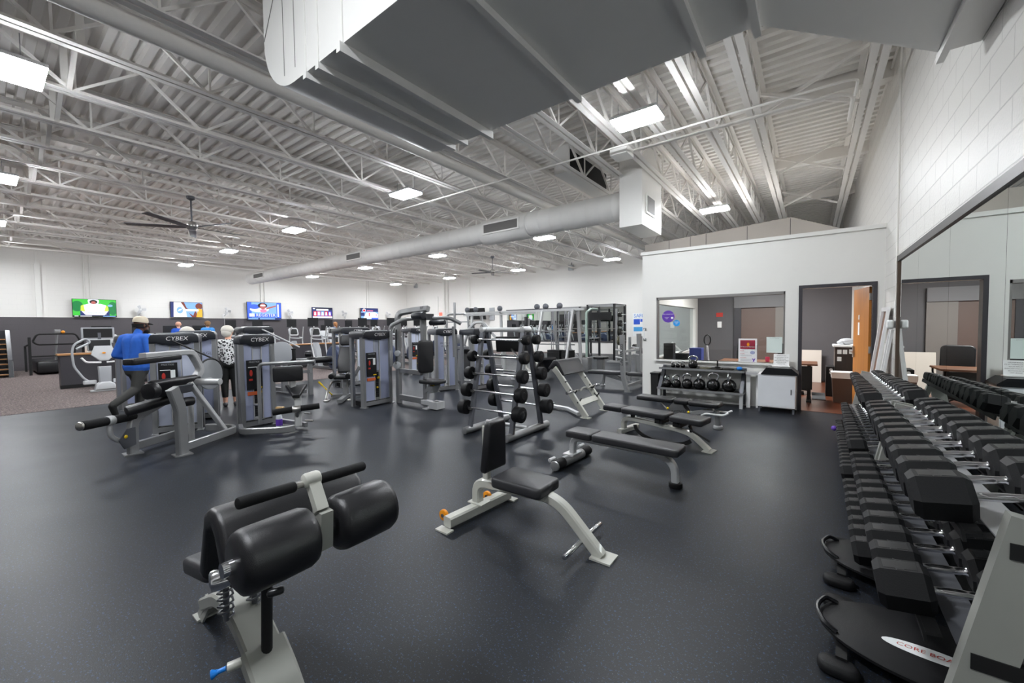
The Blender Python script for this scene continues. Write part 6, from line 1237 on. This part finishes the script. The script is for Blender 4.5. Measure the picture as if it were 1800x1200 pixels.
def cap_on(par, c, f, mat, mb):
    c, f = V(c), V(f).normalized(); s = f.cross(V((0, 0, 1))).normalized(); u = s.cross(f)
    b = MB(); prof = [(.112, -.01), (.112, .03), (.098, .075), (.06, .105), (.0, .112)]; b.lathe(prof, c+u*.02-f*.008, u, 24); o = b.build('cap', mat, par)
    b = MB(); pl_ = [(-.085, .06), (-.08, .13), (-.04, .175), (.04, .175), (.08, .13), (.085, .06)]; b.pad(pl_, c+u*.018, s, (f-u*.15).normalized(), u, .008, .003); b.build('cap_brim', mb, o)
cap_on(man, HC+V((0, 0, .03)), HF, pm('tan_cap', (212, 200, 178), .85), M['dark'])
b = MB(); b.lathe([(.104, -.045), (.108, .0), (.108, .02)], HC+V((0, 0, .0))-HF*.018, (0, 0, 1), 20, caps=False); b.build('hair', cbd, man)
b = MB()
for s_ in (-1, 1): b.ell(HC+HF.normalized()*.098+HF.cross(V((0, 0, 1))).normalized()*.034*s_+V((0, 0, .018)), .011)
b.build('eyes', M['dark'], man)
cw = pm('patterned_top', (150, 150, 150), .85); nt = cw.node_tree; vo = nt.nodes.new('ShaderNodeTexVoronoi'); vo.inputs['Scale'].default_value = 26; tc = nt.nodes.new('ShaderNodeTexCoord'); nt.links.new(tc.outputs['Object'], vo.inputs['Vector'])
rp = nt.nodes.new('ShaderNodeValToRGB'); rp.color_ramp.interpolation = 'CONSTANT'; rp.color_ramp.elements[0].color = (.01, .01, .012, 1); rp.color_ramp.elements[1].position = .42; rp.color_ramp.elements[1].color = (.7, .7, .7, 1); nt.links.new(vo.outputs['Distance'], rp.inputs[0]); nt.links.new(rp.outputs[0], nt.nodes['Principled BSDF'].inputs['Base Color'])
whair = pm('white_hair', (222, 216, 206), .8, bump=.6, bscale=60)
P = [((0, 0, .92), (0, .0, 1.02), .145, .135, 0), ((-.05, 0, 1.04), (-.06, .01, 1.24), .115, .11, 0), ((.05, 0, 1.04), (.06, .01, 1.24), .115, .11, 0), ((-.14, 0, 1.28), (.14, 0, 1.28), .07, .07, 0), ((0, .02, 1.30), (0, .05, 1.41), .06, .05, 2)]
for s in (-1, 1): P += limbs((s*.17, 0, 1.27), (s*.225, -.02, 1.0), (s*.23, .03, .78), .062, .042, .032, 0, 2); P += hand((s*.23, .035, .755), (0, .15, -1), 2, V((0, 1, 0)))
P += [((-.05, 0, .86), (.05, 0, .86), .125, .125, 1)]
for s in (-1, 1): P += limbs((s*.08, 0, .83), (s*.085, .02, .46), (s*.085, 0, .22), .10, .07, .055, 1); P += [((s*.085, 0, .2), (s*.085, -.005, .08), .045, .038, 2), ((s*.085, -.03, .05), (s*.09, .16, .04), .045, .038, 3)]
HW = V((0, .06, 1.50)); HFW = V((.5, .85, 0)); P += head(HW, .95, HFW, 2)
wo = figure('person', 'person with white hair, patterned top and black capri trousers beside the saddle machine', (-9.35, 3.02, 0), R(75), P, [cw, cs, M['skin_pale'], pm('grey_sneaker', (70, 70, 74), .6)], .011)
def hair_on(par, c, f, mat, r=1.0, tail=None):
    c, f = V(c), V(f).normalized(); b = MB(); b.ell(c-f*.018*r+V((0, 0, .035*r)), (.112*r, .112*r, .10*r), 18, 12); b.ell(c-f*.05*r-V((0, 0, .02*r)), (.09*r, .085*r, .10*r), 16, 10)
    if tail: b.tube([c-f*.10*r+V((0, 0, .04)), c-f*.16*r-V((0, 0, .04)), c-f*.14*r-V((0, 0, tail))], [.04, .05, .02], 10)
    b.build('hair', mat, par)
hair_on(wo, HW, HFW, whair, .97)
def bust(px, py, X, rz, label, shirt, hair, skin, tail=None, seat=None, stand=True, r=1.0):
    """someone on a cardio machine: full standing figure, arms forward on the handles"""
    g = at(px, py, X=X); top = g.z; h = 1.62; dz = 0
    P = [((0, 0, .92), (0, 0, 1.05), .15, .14, 0), ((-.06, 0, 1.05), (-.075, 0, 1.28), .125, .12, 0), ((.06, 0, 1.05), (.075, 0, 1.28), .125, .12, 0), ((-.15, 0, 1.33), (.15, 0, 1.33), .075, .075, 0), ((0, .01, 1.35), (0, .03, 1.47), .06, .052, 2)]
    for s in (-1, 1):
        P += limbs((s*.18, 0, 1.32), (s*.24, .04, 1.06), (s*.20, .26, 1.02), .066, .046, .036, 0, 2); P += hand((s*.20, .28, 1.02), (0, 1, 0), 2)
        P += limbs((s*.085, 0, .88), (s*.09, .06*s, .48), (s*.09, .12*s-.04, .10), .10, .07, .05, 1); P += [((s*.09, .12*s-.06, .05), (s*.09, .12*s+.14, .04), .045, .038, 3)]
    hc = V((0, .04, 1.555)); P += head(hc, r, (0, 1, 0), 2)
    zf = max(.22, min(.5, top-1.555))
    o = figure('person', label, (g.x, g.y, zf), rz, P, [shirt, cg, skin, cs], .02)
    if hair: hair_on(o, hc, (0, 1, 0), hair, r, tail)
bust(314, 572, -20.6, R(88), 'person with fair cropped hair in a blue top on a treadmill under the second television', pm('mid_blue_top', (40, 90, 200), .8), None, M['skin_pale'])
bust(365, 569, -20.5, R(88), 'person with brown bobbed hair in a light blue tee on a treadmill', pm('light_blue_tee', (70, 150, 226), .8), pm('brown_hair', (128, 96, 62), .7, bump=.5, bscale=50), M['skin_pale'])
bust(590, 571, -21.6, R(88), 'person with a tawny ponytail by the wall right of the portrait television', pm('slate_top', (70, 84, 110), .8), pm('tawny_hair', (168, 116, 70), .7, bump=.5, bscale=50), M['skin_pale'], tail=.25)
bust(661, 569, -21.9, R(60), 'bald person in a pale top near the last television', pm('pale_top', (170, 172, 178), .8), None, M['skin_pale'])
P = [((0, 0, .90), (0, .02, 1.05), .15, .14, 0), ((-.06, .02, 1.05), (-.07, .06, 1.22), .12, .115, 0), ((.06, .02, 1.05), (.07, .06, 1.22), .12, .115, 0), ((-.15, .07, 1.26), (.15, .07, 1.26), .075, .075, 0), ((0, .1, 1.28), (0, .16, 1.38), .055, .05, 2)]
for s in (-1, 1): P += limbs((s*.17, .07, 1.25), (s*.23, .12, 1.0), (s*.20, .3, .95), .062, .045, .034, 0, 2); P += hand((s*.20, .32, .95), (0, 1, 0), 2); P += limbs((s*.085, 0, .86), (s*.09, .03, .47), (s*.09, 0, .10), .10, .07, .05, 1); P += [((s*.09, -.03, .05), (s*.09, .17, .04), .045, .038, 3)]
HS = V((0, .18, 1.46)); P += head(HS, 1.0, (0, 1, -.3), 2)
g = at(330, 580, X=-10.0); sw = figure('person', 'person with a bowed white-haired head just showing above the leg curl tower hood', (g.x, g.y, 0), R(80), P, [pm('mauve_top', (150, 130, 140), .8), cg, M['skin_pale'], cs], .014); hair_on(sw, HS, (0, 1, -.3), whair, 1.12)
# ================================================================ office fill light, world, camera
def area(name, loc, sx, sy, w):
    l = bpy.data.lights.new(name, 'AREA'); l.shape = 'RECTANGLE'; l.size = sx; l.size_y = sy; l.energy = w
    o = bpy.data.objects.new(name, l); C.objects.link(o); o.location = loc; return o
area('office_fill_light', (-1.0, 10.9, 2.70), 1.2, .6, 110)  # unseen light added to brighten the inside of the office
sc = bpy.context.scene
w = bpy.data.worlds.new('world'); sc.world = w; w.use_nodes = True
w.node_tree.nodes['Background'].inputs[0].default_value = (.02, .02, .022, 1); w.node_tree.nodes['Background'].inputs[1].default_value = .3
cam = bpy.data.cameras.new('camera'); co_ = bpy.data.objects.new('camera', cam); C.objects.link(co_)
cam.sensor_fit = 'HORIZONTAL'; cam.sensor_width = 36; cam.lens = F/1800*36; cam.clip_start = .02; cam.clip_end = 100
m = Matrix.Identity(4)
for i in range(3): m[i][0], m[i][1], m[i][2], m[i][3] = RT[i], UP[i], -FW[i], EYEP[i]
co_.matrix_world = m; sc.camera = co_
sc.view_settings.view_transform = 'Standard'; sc.view_settings.look = 'None'; sc.view_settings.gamma = 1; sc.view_settings.use_curve_mapping = False
sc.view_settings.exposure = EXPOSURE
sc.cycles.use_denoising = True; sc.cycles.max_bounces = 12; sc.cycles.diffuse_bounces = 10; sc.cycles.glossy_bounces = 4; sc.cycles.transmission_bounces = 6
sc.cycles.sample_clamp_indirect = 10
